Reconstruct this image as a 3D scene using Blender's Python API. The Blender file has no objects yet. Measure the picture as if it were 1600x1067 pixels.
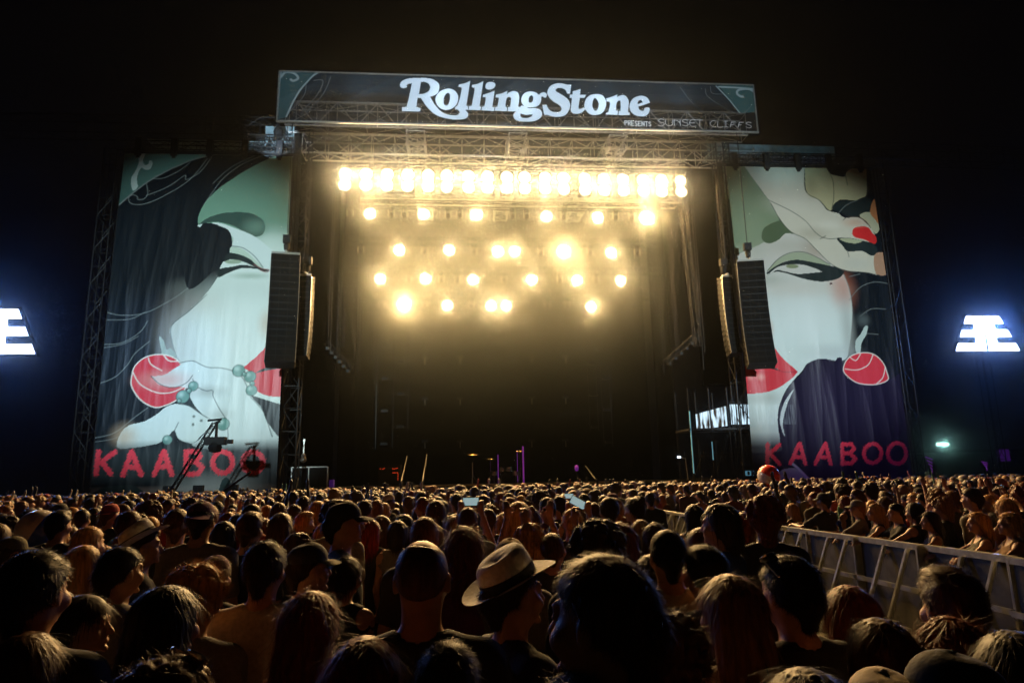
import bpy, math, random
import numpy as np
from math import sin, cos, pi, radians, sqrt, atan2, exp
from mathutils import Vector, Matrix, Euler

# ------------------------------------------------------------------ camera, world, exposure
S = bpy.context.scene
COL = S.collection
cd = bpy.data.cameras.new('camera'); cam = bpy.data.objects.new('camera', cd); COL.objects.link(cam); S.camera = cam
cd.lens = 24; cd.sensor_width = 36; cd.clip_end = 3000; cd.clip_start = .02
EYE = Vector((0, 0, 1.95))
CR = (Matrix.Rotation(radians(-5), 4, 'Z') @ Matrix.Rotation(radians(101.6), 4, 'X') @ Matrix.Rotation(radians(-1.2), 4, 'Z'))
cam.matrix_world = Matrix.Translation(EYE) @ CR
CR3 = CR.to_3x3(); FPX = 1600 * 24 / 36
w = bpy.data.worlds.new('World'); S.world = w; w.use_nodes = True
w.node_tree.nodes['Background'].inputs[0].default_value = (.0007, .0006, .0009, 1)
w.node_tree.nodes['Background'].inputs[1].default_value = 1.0
S.view_settings.view_transform = 'Standard'; S.view_settings.look = 'None'
S.view_settings.exposure = 0; S.view_settings.gamma = 1
S.cycles.use_denoising = True; S.cycles.denoising_input_passes = 'RGB_ALBEDO'; S.cycles.denoising_prefilter = 'ACCURATE'; S.cycles.max_bounces = 5; S.cycles.diffuse_bounces = 1; S.cycles.glossy_bounces = 2
S.cycles.transparent_max_bounces = 12; S.cycles.volume_bounces = 0; S.cycles.sample_clamp_indirect = 3
S.cycles.caustics_reflective = False; S.cycles.caustics_refractive = False
LAMP_COL = (1.0, .60, .22)
LAMP_E = 1750

def at(px, py, Y):            # survey helper: a photo sight line cut by the upright plane at distance Y
    d = CR3 @ Vector(((px - 800) / FPX, -(py - 533.5) / FPX, -1)); return EYE + d * (Y / d.y)
def atz(px, py, z):
    d = CR3 @ Vector(((px - 800) / FPX, -(py - 533.5) / FPX, -1)); return EYE + d * ((z - EYE.z) / d.z)
def proj(p):
    q = CR3.transposed() @ (Vector(p) - EYE)
    return 800 + FPX * q.x / -q.z, 533.5 - FPX * q.y / -q.z

def spot(name, loc, target, energy, color, size, blend=.5, radius=.15, parent=None):
    ld = bpy.data.lights.new(name, 'SPOT'); ld.energy = energy; ld.color = color
    ld.spot_size = radians(size); ld.spot_blend = blend; ld.shadow_soft_size = radius
    l = bpy.data.objects.new(name, ld); COL.objects.link(l); l.location = loc
    l.rotation_euler = (Vector(target) - Vector(loc)).to_track_quat('-Z', 'Y').to_euler()
    if parent is not None:
        l.parent = parent; l.location = Vector(loc) - parent.location
    return l
# front-of-house floods that light the two big banners and the header (high behind the camera, beams pass over the crowd)
spot('banner_flood', (-14, 3, 10.5), (-13.6, 36.4, 10.6), 52000, (.70, .94, 1.0), 34, .7, .4)
spot('banner_flood', (21, 3, 10.5), (20.0, 36.4, 11.2), 46000, (.76, .93, 1.0), 32, .7, .4)
spot('banner_flood', (28, 12, 11), (22.8, 36.4, 3.4), 4200, (.35, .10, 1.0), 28, .9, .4)
spot('banner_flood', (-20, 14, 12), (-16.4, 36.4, 8), 7000, (.25, .5, 1.0), 26, .9, .3)
for k in range(6):
    spot('header_flood', (3.6 + (k - 2.5) * 1.2, 4, 18), (4.03 + (k - 2.5) * 4.6, 35, 23.2), 40000 if k in (1, 2, 3, 4) else 24000, (.62, .82, 1.0), 12.5, .8, .4)

# ------------------------------------------------------------------ materials
def mat(n, c, rough=.6, metal=0, e=0, ec=None, spec=.5, noise=None):
    m = bpy.data.materials.new(n); m.use_nodes = True; nt = m.node_tree; b = nt.nodes['Principled BSDF']
    b.inputs['Base Color'].default_value = (*c, 1); b.inputs['Roughness'].default_value = rough
    b.inputs['Metallic'].default_value = metal; b.inputs['Specular IOR Level'].default_value = spec
    if e:
        b.inputs['Emission Color'].default_value = (*(ec or c), 1); b.inputs['Emission Strength'].default_value = e
        m.cycles.emission_sampling = 'NONE'
    if noise:
        sc, amt = noise
        tc = nt.nodes.new('ShaderNodeTexCoord'); nz = nt.nodes.new('ShaderNodeTexNoise'); nz.inputs['Scale'].default_value = sc
        nz.inputs['Detail'].default_value = 6
        rp = nt.nodes.new('ShaderNodeMapRange'); rp.inputs[1].default_value = .3; rp.inputs[2].default_value = .7
        rp.inputs[3].default_value = 1 - amt; rp.inputs[4].default_value = 1 + amt
        mx = nt.nodes.new('ShaderNodeVectorMath'); mx.operation = 'SCALE'; mx.inputs[0].default_value = c
        nt.links.new(tc.outputs['Object'], nz.inputs['Vector']); nt.links.new(nz.outputs['Fac'], rp.inputs[0])
        nt.links.new(rp.outputs[0], mx.inputs['Scale']); nt.links.new(mx.outputs[0], b.inputs['Base Color'])
        bp = nt.nodes.new('ShaderNodeBump'); bp.inputs['Strength'].default_value = .25; bp.inputs['Distance'].default_value = .01
        nt.links.new(nz.outputs['Fac'], bp.inputs['Height']); nt.links.new(bp.outputs[0], b.inputs['Normal'])
    return m
M = dict(
    ground=mat('trodden_ground', (.045, .04, .03), .9, noise=(3, .5)),
    alu=mat('aluminium', (.42, .41, .38), .42, .75, noise=(9, .25)),
    dkmetal=mat('dark_truss_metal', (.016, .016, .016), .55, .3, spec=.3, noise=(9, .3)),
    truss=mat('truss_metal', (.42, .40, .36), .5, .55, noise=(7, .3)),
    black=mat('black_paint', (.006, .006, .007), .6, spec=.25, noise=(20, .3)),
    cabinet=mat('speaker_paint', (.005, .005, .005), .6, spec=.25, noise=(40, .3)),
    grille=mat('speaker_grille', (.003, .003, .003), .8, spec=.1),
    handle=mat('cabinet_hardware', (.32, .30, .26), .35, .6),
    drape=mat('black_drape', (.0004, .0004, .0004), 1.0, spec=0),
    deck=mat('stage_deck', (.03, .028, .026), .55, noise=(2, .4)),
    roof=mat('roof_skin', (.05, .05, .05), .7, noise=(1.5, .3)),
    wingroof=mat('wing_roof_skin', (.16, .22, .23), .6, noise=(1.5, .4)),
    plate=mat('tread_plate', (.30, .27, .2), .5, .5, noise=(30, .3)),
    panel=mat('barrier_sheet', (.10, .093, .08), .55, .3, noise=(6, .4)),
    rail=mat('barrier_rail', (.46, .45, .40), .4, .4, noise=(12, .2)),
    lens=mat('lamp_lens', (1, .8, .55), .3, e=60, ec=(1, .86, .62)),
    lensdim=mat('unlit_lens', (.25, .25, .25), .15, spec=1),
    brass=mat('cymbal_brass', (.7, .5, .18), .25, .9),
    chrome=mat('chrome', (.6, .6, .6), .2, .9),
    purple_glow=mat('purple_glow', (.4, .05, .7), e=.13, ec=(.5, .08, .9)),
    red_led=mat('red_led', (.8, .05, .02), e=.9, ec=(1, .08, .02)),
    white_led=mat('white_led', (1, 1, 1), e=3.0, ec=(.75, .88, 1)),
    cyan_led=mat('cyan_led', (.3, .8, 1), e=.2, ec=(.3, .75, 1)),
    screen_dark=mat('screen_face', (0, 0, 0), 1.0, e=.0, spec=.0),
    logo_led=mat('logo_led', (1, 1, 1), e=9, ec=(.62, .76, 1)),
    purple_screen=mat('purple_screen', (.05, .02, .15), e=.045, ec=(.35, .05, 1)),
    phone_screen=mat('phone_screen', (.7, .9, .9), e=.36, ec=(.6, .95, 1)),
    phone=mat('phone_shell', (.02, .02, .02), .3),
    redball=mat('red_vinyl', (.75, .035, .02), .3),
    ballwhite=mat('white_vinyl', (.7, .65, .62), .3),
    ballblue=mat('blue_vinyl', (.02, .06, .45), .3),
    cup=mat('plastic_cup', (.75, .72, .68), .25),
    beer=mat('beer', (.85, .36, .07), .2),
    farwall=mat('distant_wall', (.05, .06, .055), .9, noise=(.3, .3)),
    leaf=mat('distant_foliage', (.05, .08, .03), .8),
    bark=mat('bark', (.05, .04, .03), .9),
)
_nt = M['lens'].node_tree; _at = _nt.nodes.new('ShaderNodeAttribute'); _at.attribute_name = 'glare_fade'
_nt.links.new(_at.outputs['Fac'], _nt.nodes['Principled BSDF'].inputs['Emission Strength'])   # emission fades to the rim: soft lamp glare put into the lens

# ------------------------------------------------------------------ mesh helpers
class MB:
    def __init__(s): s.v = []; s.f = []
    def box(s, lo, hi, R=None, o=None):
        i = len(s.v)
        for x in (lo[0], hi[0]):
            for y in (lo[1], hi[1]):
                for z in (lo[2], hi[2]):
                    p = Vector((x, y, z))
                    if R is not None: p = R @ p
                    if o is not None: p = p + Vector(o)
                    s.v.append(tuple(p))
        for q in ((0, 1, 3, 2), (4, 6, 7, 5), (0, 4, 5, 1), (2, 3, 7, 6), (0, 2, 6, 4), (1, 5, 7, 3)):
            s.f.append(tuple(i + k for k in q))
        return s
    def tube(s, a, b, r, n=6, r2=None, cap=True):
        a = Vector(a); b = Vector(b); d = b - a
        if d.length < 1e-6: return s
        d.normalize(); u = d.orthogonal().normalized(); v = d.cross(u); i = len(s.v); r2 = r if r2 is None else r2
        for p, rr in ((a, r), (b, r2)):
            for k in range(n):
                t = 2 * pi * k / n; s.v.append(tuple(p + (u * cos(t) + v * sin(t)) * rr))
        for k in range(n):
            k2 = (k + 1) % n; s.f.append((i + k, i + k2, i + n + k2, i + n + k))
        if cap:
            s.f.append(tuple(i + k for k in range(n - 1, -1, -1))); s.f.append(tuple(i + n + k for k in range(n)))
        return s
    def lathe(s, prof, o=(0, 0, 0), R=None, n=16):
        i = len(s.v); m = len(prof)
        for r, z in prof:
            for k in range(n):
                t = 2 * pi * k / n; p = Vector((r * cos(t), r * sin(t), z))
                if R is not None: p = R @ p
                s.v.append(tuple(p + Vector(o)))
        for j in range(m - 1):
            for k in range(n):
                k2 = (k + 1) % n; s.f.append((i + j * n + k, i + j * n + k2, i + (j + 1) * n + k2, i + (j + 1) * n + k))
        return s
    def prism(s, pts, y0, y1):        # outline in x,z extruded along y
        i = len(s.v); n = len(pts)
        for y in (y0, y1):
            for x, z in pts: s.v.append((x, y, z))
        s.f.append(tuple(i + k for k in range(n))); s.f.append(tuple(i + n + k for k in range(n - 1, -1, -1)))
        for k in range(n):
            k2 = (k + 1) % n; s.f.append((i + k, i + n + k, i + n + k2, i + k2))
        return s
    def build(s, name, m, parent=None, smooth=False, off=(0, 0, 0)):
        me = bpy.data.meshes.new(name); off = Vector(off)
        me.from_pydata([tuple(Vector(p) - off) for p in s.v], [], s.f); me.materials.append(m); me.update()
        if smooth: me.polygons.foreach_set('use_smooth', [True] * len(me.polygons))
        o = bpy.data.objects.new(name, me); COL.objects.link(o)
        if parent is not None: o.parent = parent
        o.location = off if parent is None else (0, 0, 0)
        return o
def tag(o, label=None, cat=None, group=None, kind=None):
    if label: o['label'] = label
    if cat: o['category'] = cat
    if group: o['group'] = group
    if kind: o['kind'] = kind
    return o
def thing(name, label, cat, loc=(0, 0, 0), group=None):
    o = bpy.data.objects.new(name, None); COL.objects.link(o); o.location = loc; o.empty_display_size = .2
    return tag(o, label, cat, group)
def np_mesh(name, V, Fq, mats, smooth=True, attrs=None, midx=None):
    me = bpy.data.meshes.new(name); nv = len(V); nf = len(Fq); k = Fq.shape[1]
    me.vertices.add(nv); me.vertices.foreach_set('co', np.ascontiguousarray(V, np.float32).ravel())
    me.loops.add(nf * k); me.loops.foreach_set('vertex_index', np.ascontiguousarray(Fq, np.int32).ravel())
    me.polygons.add(nf); me.polygons.foreach_set('loop_start', np.arange(0, nf * k, k, dtype=np.int32))
    me.polygons.foreach_set('loop_total', np.full(nf, k, np.int32))
    me.polygons.foreach_set('use_smooth', np.full(nf, smooth, bool))
    for m in mats: me.materials.append(m)
    if midx is not None: me.polygons.foreach_set('material_index', np.ascontiguousarray(midx, np.int32))
    for n, a in (attrs or {}).items():
        at_ = me.attributes.new(n, 'FLOAT_COLOR', 'POINT'); at_.data.foreach_set('color', np.ascontiguousarray(a, np.float32).ravel())
    me.update(calc_edges=True); me.validate()
    return me
def link(name, me, parent=None):
    o = bpy.data.objects.new(name, me); COL.objects.link(o)
    if parent is not None: o.parent = parent
    return o

def truss(mb, p0, p1, w_=.5, h_=.5, seg=.8, r=.03, rd=.018, up=(0, 0, 1)):
    p0 = Vector(p0); p1 = Vector(p1); d = p1 - p0; L = d.length; d.normalize(); up = Vector(up)
    sx = d.cross(up).normalized(); uz = sx.cross(d).normalized()
    c = [sx * (a * w_ / 2) + uz * (b * h_ / 2) for a, b in ((-1, -1), (1, -1), (1, 1), (-1, 1))]
    for k in c: mb.tube(p0 + k, p1 + k, r)
    n = max(1, int(round(L / seg)))
    for i in range(n):
        a = p0 + d * (L * i / n); b = p0 + d * (L * (i + 1) / n)
        for j in range(4):
            q0, q1 = c[j], c[(j + 1) % 4]
            if i % 2: q0, q1 = q1, q0
            mb.tube(a + q0, b + q1, rd, 5, cap=False); mb.tube(a + q0, a + q1, rd, 5, cap=False)
    for j in range(4): mb.tube(p1 + c[j], p1 + c[(j + 1) % 4], rd, 5, cap=False)
    return mb

# ------------------------------------------------------------------ printed art: painted onto fine cloth grids in the cloth's own plane
def crom(pts, closed=True, n=6):
    out = []; N = len(pts); rng = range(N if closed else N - 1)
    P = [np.array(p[:2], float) for p in pts]; C = [len(p) > 2 for p in pts]
    for i in rng:
        p1, p2 = P[i], P[(i + 1) % N]
        p0 = P[i - 1] if (i > 0 or closed) and not C[i] else p1
        p3 = P[(i + 2) % N] if (closed or i + 2 < N) and not C[(i + 1) % N] else p2
        for k in range(n):
            t = k / n; out.append(.5 * ((2 * p1) + (-p0 + p2) * t + (2 * p0 - 5 * p1 + 4 * p2 - p3) * t * t + (-p0 + 3 * p1 - 3 * p2 + p3) * t ** 3))
    if not closed: out.append(P[-1])
    return np.array(out)
class Cloth:
    def __init__(s, x0, x1, z0, z1, Y, step, base, alpha=1.):
        s.nx = int((x1 - x0) / step) + 1; s.nz = int((z1 - z0) / step) + 1; s.Y = Y
        s.X, s.Z = np.meshgrid(np.linspace(x0, x1, s.nx), np.linspace(z0, z1, s.nz), indexing='ij')
        s.C = np.zeros((s.nx, s.nz, 4)); s.C[...] = (*base, alpha); s.b = (x0, x1, z0, z1)
        s.org = (0, 0); s.k = 1.; s.mpp = Y / FPX
    def frame(s, ox, oy, k): s.org = (ox, oy); s.k = k; return s
    def w2(s, P):
        o = []
        for q in P:
            p = at(s.org[0] + q[0] / s.k, s.org[1] + q[1] / s.k, s.Y); o.append((p.x, p.z))
        return np.array(o)
    def sub(s, lo, hi):
        x0, x1, z0, z1 = s.b
        i0 = max(0, int((lo[0] - x0) / (x1 - x0) * (s.nx - 1))); i1 = min(s.nx, int((hi[0] - x0) / (x1 - x0) * (s.nx - 1)) + 2)
        j0 = max(0, int((lo[1] - z0) / (z1 - z0) * (s.nz - 1))); j1 = min(s.nz, int((hi[1] - z0) / (z1 - z0) * (s.nz - 1)) + 2)
        return slice(i0, max(i0, i1)), slice(j0, max(j0, j1))
    def mask(s, pts, smooth=True):
        P = s.w2(crom(pts) if smooth else pts); sl = s.sub(P.min(0), P.max(0)); X = s.X[sl]; Z = s.Z[sl]
        m = np.zeros(X.shape, bool)
        for i in range(len(P)):
            (ax, az), (bx, bz) = P[i], P[(i + 1) % len(P)]
            if az == bz: continue
            m ^= ((az > Z) != (bz > Z)) & (X < (bx - ax) * (Z - az) / (bz - az) + ax)
        return sl, m.astype(float)
    def put(s, sl, a, col, alpha=None):
        c = s.C[sl]
        for k in range(3): c[..., k] = c[..., k] * (1 - a) + (col[k] if not callable(col) else col(s.X[sl], s.Z[sl])[k]) * a
        if alpha is not None: c[..., 3] = c[..., 3] * (1 - a) + alpha * a
    def poly(s, pts, col, alpha=None, smooth=True, hole=None):
        sl, m = s.mask(pts, smooth)
        if hole is not None:
            full = np.zeros((s.nx, s.nz)); full[sl] = m
            for h in hole:
                s2, m2 = s.mask(h); full[s2] *= (1 - m2)
            m = full[sl]
        s.put(sl, m, col, alpha)
    def line(s, pts, wpx, col, alpha=None, closed=False, smooth=True, rough=0):
        P = s.w2(crom(pts, closed) if smooth else pts)
        if closed: P = np.vstack([P, P[:1]])
        hw = wpx / 2 * s.mpp; pad = hw * 1.6 + .06; sl = s.sub(P.min(0) - pad, P.max(0) + pad); X = s.X[sl]; Z = s.Z[sl]
        D = np.full(X.shape, 9.)
        for i in range(len(P) - 1):
            a, b = P[i], P[i + 1]; d = b - a; L = max(1e-9, d @ d)
            t = np.clip(((X - a[0]) * d[0] + (Z - a[1]) * d[1]) / L, 0, 1)
            D = np.minimum(D, np.hypot(X - a[0] - t * d[0], Z - a[1] - t * d[1]))
        if rough: D = D + rough * hw * (np.sin(X * 23 + Z * 7) * np.sin(Z * 31 - X * 9) * .6 + np.sin(X * 51 + 2) * np.sin(Z * 47) * .5)
        st = .035
        s.put(sl, np.clip((hw - D) / st + .5, 0, 1), col, alpha)
    def blob(s, cx, cy, rx, ry, col, strength=1, hard=False):
        c = s.w2([(cx, cy)])[0]; rx = rx / s.k * s.mpp * 1.05; ry = ry / s.k * s.mpp * 1.05
        q = 1 if hard else 2
        sl = s.sub(c - np.array([rx, ry]) * q, c + np.array([rx, ry]) * q)
        d = np.sqrt(((s.X[sl] - c[0]) / rx) ** 2 + ((s.Z[sl] - c[1]) / ry) ** 2)
        a = np.clip((1 - d) * 8, 0, 1) if hard else np.clip(1 - d / 2, 0, 1) ** 2 * (3 - 2 * np.clip(1 - d / 2, 0, 1))
        s.put(sl, a * strength, col)
    def band(s, y0, y1, y2, y3, col, strength, x0=-400, x1=2400):
        zs = [s.w2([(700, y)])[0][1] for y in (y0, y1, y2, y3)]
        a = np.clip((zs[0] - s.Z) / max(1e-6, zs[0] - zs[1]), 0, 1) * np.clip((s.Z - zs[3]) / max(1e-6, zs[2] - zs[3]), 0, 1)
        s.put((slice(None), slice(None)), a * strength, col)
    def mesh(s, name, m, disp):
        V = np.stack([s.X, np.full_like(s.X, s.Y) + disp(s.X, s.Z), s.Z], -1).reshape(-1, 3)
        i = np.arange(s.nx * s.nz).reshape(s.nx, s.nz)
        F = np.stack([i[:-1, :-1], i[1:, :-1], i[1:, 1:], i[:-1, 1:]], -1).reshape(-1, 4)
        C = s.C.reshape(-1, 4).copy(); A = C[:, 3].copy(); C[:, 3] = 1
        return np_mesh(name, V, F, [m], True, {'print': C, 'cover': np.stack([A, A, A, np.ones_like(A)], -1)})
def cloth_mat(name, rough=.38, spec=.22, weave=True, transl=0.):
    m = bpy.data.materials.new(name); m.use_nodes = True; nt = m.node_tree; b = nt.nodes['Principled BSDF']; out = nt.nodes['Material Output']
    a = nt.nodes.new('ShaderNodeAttribute'); a.attribute_name = 'print'; nt.links.new(a.outputs['Color'], b.inputs['Base Color'])
    c = nt.nodes.new('ShaderNodeAttribute'); c.attribute_name = 'cover'
    b.inputs['Roughness'].default_value = rough; b.inputs['Specular IOR Level'].default_value = spec
    tr = nt.nodes.new('ShaderNodeBsdfTransparent'); mx = nt.nodes.new('ShaderNodeMixShader')
    nt.links.new(c.outputs['Fac'], mx.inputs[0]); nt.links.new(tr.outputs[0], mx.inputs[1]); nt.links.new(b.outputs[0], mx.inputs[2])
    nt.links.new(mx.outputs[0], out.inputs['Surface'])
    tc = nt.nodes.new('ShaderNodeTexCoord'); nz = nt.nodes.new('ShaderNodeTexNoise'); nz.inputs['Scale'].default_value = 1.0
    nz.inputs['Detail'].default_value = 8; mp = nt.nodes.new('ShaderNodeMapping'); mp.inputs['Scale'].default_value = (7, 7, .7)
    nt.links.new(tc.outputs['Object'], mp.inputs['Vector']); nt.links.new(mp.outputs[0], nz.inputs['Vector'])
    bp = nt.nodes.new('ShaderNodeBump'); bp.inputs['Strength'].default_value = .3; bp.inputs['Distance'].default_value = .03
    nt.links.new(nz.outputs['Fac'], bp.inputs['Height']); nt.links.new(bp.outputs[0], b.inputs['Normal'])
    return m

HAIRC = (.002, .005, .008); PALE = (.62, .68, .62); GREEN = (.15, .27, .19); LINE = (.17, .19, .18); RED = (.60, .035, .05)
TEAL = (.10, .22, .19); INK = (.012, .02, .02)
def grad(c0, c1, za, zb):      # print colours that change down the sheet
    def f(X, Z):
        t = np.clip((Z - za) / (zb - za), 0, 1); return [c0[k] * (1 - t) + c1[k] * t for k in range(3)]
    return f
def stroke_word(c, strokes, wpx, col, rough=.5):
    for st in strokes:
        if len(st) == 1:
            cx, cy, rx, ry = st[0]
            c.line([(cx + rx * cos(t), cy + ry * sin(t)) for t in np.arange(0, 2 * pi, pi / 6)], wpx, col, closed=True, rough=rough)
        else: c.line(st, wpx, col, rough=rough, smooth=False)

def paint_left():
    c = Cloth(-18.02, -9.0, 1.62, 20.1, 36.4, .035, HAIRC, .95).frame(100, 200, 3.5575)
    c.poly([(300, 120), (830, 120), (830, 152), (720, 180), (600, 230), (470, 300), (380, 370), (300, 440)], grad((.03, .07, .06), (.10, .20, .17), 16.5, 19.9), smooth=False)
    c.poly([(410, 130), (455, 130), (440, 180), (452, 208), (470, 200), (476, 182), (492, 190), (484, 225), (455, 235), (430, 225), (412, 260), (408, 300), (412, 330), (385, 350), (375, 290), (400, 240), (416, 190)], (.45, .52, .48))
    for L, w_ in ([(830, 150), (720, 178), (600, 228), (470, 300), (380, 370), (305, 435)], 2.2), ([(700, 195), (640, 240), (560, 280), (490, 285)], 1), \
            ([(820, 165), (760, 245), (682, 290), (672, 266), (580, 330), (460, 378)], 1), ([(800, 170), (700, 290), (560, 380), (450, 425), (380, 425), (362, 395), (385, 375), (410, 385), (415, 402), (450, 395), (468, 365), (460, 310)], 1), \
            ([(1100, 155), (980, 210), (880, 290), (780, 430)], .9), ([(1060, 155), (930, 220), (830, 310)], .8), ([(740, 630), (735, 600), (770, 580), (820, 590), (850, 640), (830, 720), (800, 760)], .9), \
            ([(235, 1025), (330, 1045), (460, 1030), (600, 960), (700, 890)], .9), ([(240, 1070), (370, 1066), (460, 1026)], .8), ([(230, 1206), (330, 1196), (430, 1136), (470, 1076)], .9), ([(220, 1225), (330, 1205), (420, 1160)], .8), \
            ([(190, 1426), (290, 1386), (360, 1316), (400, 1256), (480, 1190)], 1), ([(150, 1726), (280, 1696), (400, 1606), (470, 1556)], 1), ([(170, 1745), (300, 1720), (420, 1640)], .8):
        c.line(L, w_, LINE)
    # face
    c.poly([(1400, 100), (1180, 158), (1080, 200), (960, 270), (850, 350), (780, 430), (750, 500), (750, 548, 1), (800, 540), (870, 545), (925, 590), (938, 650), (915, 715), (875, 770), (860, 830), (790, 930), (690, 1030), (600, 1105), (602, 1180), (625, 1260), (660, 1330), (800, 1400), (1300, 1560), (1400, 1500)],
           grad(PALE, GREEN, 14.2, 15.6))
    c.blob(640, 1130, 90, 160, (.30, .26, .22), .55); c.blob(780, 980, 90, 60, (.42, .38, .33), .4); c.blob(1130, 1096, 34, 60, (.45, .26, .12), .75)
    c.line([(800, 930), (700, 1022), (606, 1100), (604, 1180), (625, 1255), (648, 1302)], 1.2, INK)
    c.blob(1150, 640, 160, 70, (.62, .68, .60), .6); c.blob(1000, 900, 230, 60, (.50, .55, .50), .45); c.blob(1190, 980, 40, 200, (.50, .50, .44), .5); c.blob(700, 1250, 90, 60, (.42, .42, .38), .5); c.blob(1230, 300, 60, 200, (.22, .28, .17), .5); c.blob(900, 1180, 200, 160, (.70, .74, .71), .7)
    # brow, eye
    c.poly([(752, 545), (800, 505), (880, 478), (960, 472), (1050, 480), (1110, 520), (1120, 565), (1100, 600), (1060, 608), (1010, 590), (950, 550), (870, 528), (800, 530)], (.035, .07, .055))
    c.blob(1070, 555, 55, 40, (.14, .23, .17), .8)
    c.poly([(752, 552), (800, 535), (870, 532), (950, 560), (1050, 600), (1120, 650), (1165, 700), (1150, 790), (1100, 770), (1030, 700), (960, 665), (935, 660), (930, 600)], (.60, .66, .62))
    c.poly([(760, 556), (800, 532), (850, 540), (868, 548), (920, 575), (938, 640), (922, 700), (870, 765), (700, 900), (680, 700)], HAIRC)
    c.poly([(935, 665), (1000, 680), (1060, 730), (1110, 785), (1040, 745), (980, 712), (930, 694)], (.46, .54, .44))
    c.line([(935, 660), (1000, 672), (1060, 715), (1110, 780)], 1, INK)
    c.poly([(915, 700), (980, 708), (1040, 735), (1085, 775), (1140, 795), (1110, 802), (1060, 775), (1000, 748), (930, 735), (895, 748)], INK); c.line([(900, 722), (980, 718), (1040, 748), (1100, 790)], 2.6, INK)
    c.blob(945, 748, 46, 13, (.30, .36, .26), 1, True)
    c.poly([(865, 790), (940, 775), (1010, 765), (1090, 785), (1060, 786), (1000, 782), (940, 800), (880, 828), (862, 832)], INK); c.line([(865, 798), (940, 782), (1010, 772), (1080, 782)], 1.6, INK)
    c.line([(1060, 762), (1100, 785), (1142, 792), (1130, 806), (1095, 795)], 1.2, (.25, .08, .07)); c.blob(1040, 826, 80, 14, (.30, .38, .30), .7)
    # mouth
    y = 996
    c.poly([(1180, y + 165, 1), (1080, y + 270), (1000, y + 338, 1), (1040, y + 360), (1065, y + 372, 1), (1120, y + 345), (1230, y + 330, 1)], RED)
    c.poly([(1050, y + 366, 1), (1120, y + 350), (1240, y + 340, 1), (1240, y + 500, 1), (1150, y + 496), (1080, y + 470), (1040, y + 420)], RED)
    c.poly([(1060, y + 372, 1), (1120, y + 340), (1230, y + 320, 1), (1230, y + 338, 1), (1120, y + 356)], INK)
    # ball with stalk
    ball = [(380, y + 400), (400, y + 330), (460, y + 280), (540, y + 265), (610, y + 280), (655, y + 320), (690, y + 400), (680, y + 450), (640, y + 510), (560, y + 550), (500, y + 555), (430, y + 515), (385, y + 450)]
    c.poly([(535, y + 165), (560, y + 190), (575, y + 236), (600, y + 232), (630, y + 275), (560, y + 270), (545, y + 230)], (.34, .40, .36))
    c.poly(ball, RED); c.line(ball, 1.6, (.75, .70, .6), closed=True)
    for L in ([(475, y + 285), (490, y + 320), (550, y + 355)], [(560, y + 270), (590, y + 300), (640, y + 302)], [(390, y + 365), (430, y + 430), (520, y + 475), (600, y + 475), (670, y + 445)]): c.line(L, 1.5, (.75, .70, .6))
    # hand
    c.poly([(490, y + 385, 1), (560, y + 378), (620, y + 342), (690, y + 303), (730, y + 303), (800, y + 335), (880, y + 340), (950, y + 360), (1000, y + 400), (1040, y + 490), (1100, y + 560), (1140, y + 650), (1260, y + 800, 1), (900, y + 800), (720, y + 770), (760, y + 730), (830, y + 640), (780, y + 600), (740, y + 560), (705, y + 500), (705, y + 460), (665, y + 445), (600, y + 445), (530, y + 430)], (.62, .68, .65))
    c.blob(560, y + 405, 100, 40, (.62, .30, .26), .7)
    c.poly([(680, y + 500), (710, y + 515), (750, y + 592), (690, y + 548), (640, y + 540)], INK)
    c.poly([(300, y + 780), (320, y + 700), (370, y + 655), (450, y + 635), (520, y + 595), (580, y + 550), (640, y + 538), (700, y + 550), (760, y + 590), (830, y + 632), (740, y + 740), (700, y + 757), (640, y + 730), (615, y + 685), (580, y + 720), (530, y + 755), (470, y + 768), (400, y + 780)], (.60, .66, .62))
    c.blob(340, y + 720, 50, 50, (.55, .38, .25), .7); c.blob(800, y + 470, 70, 26, (.30, .31, .28), .6); c.blob(870, y + 600, 50, 24, (.3, .31, .28), .5)
    for L in ([(490, y + 385), (540, y + 430), (610, y + 448), (680, y + 425), (720, y + 380)], [(720, y + 400), (740, y + 440), (790, y + 465), (830, y + 465), (835, y + 500), (870, y + 570), (910, y + 630)], [(640, y + 640), (615, y + 690)],
              [(912, y + 630), (916, y + 760)], [(648, y + 312), (690, y + 303), (730, y + 303), (800, y + 335), (880, y + 340), (950, y + 360), (1000, y + 400), (1040, y + 490)], [(1040, y + 500), (1110, y + 580), (1140, y + 660), (1160, y + 720)], [(640, y + 538), (700, y + 550), (760, y + 590), (830, y + 632)], [(615, y + 687), (640, y + 735), (700, y + 757)]):
        c.line(L, 1, INK)
    for cx, cy, r in ((975, 355, 32), (1038, 388, 30), (1045, 463, 28), (665, 498, 34), (723, 440, 25), (888, 650, 32), (578, 738, 24), (1006, 374, 11), (1050, 425, 11), (700, 466, 12), (645, 522, 10)):
        c.blob(cx, y + cy, r + 3, r + 3, INK, 1, True); c.blob(cx, y + cy, r, r, (.13, .27, .23), 1, True); c.blob(cx - r * .3, y + cy - r * .35, r * .35, r * .35, (.45, .6, .55), .8)
    for cx, cy in ((726, 607), (767, 630), (721, 652)): c.blob(cx, y + cy, 8, 8, (.2, .22, .2), 1, True)
    # dark title band, pale foot
    c.band(y + 735, y + 800, y + 930, y + 985, (.022, .03, .034), .97)
    c.band(y + 985, y + 1010, y + 1200, y + 1300, (.20, .13, .11), .6); c.blob(850, y + 1040, 180, 70, (.6, .6, .56), .8)
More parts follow.
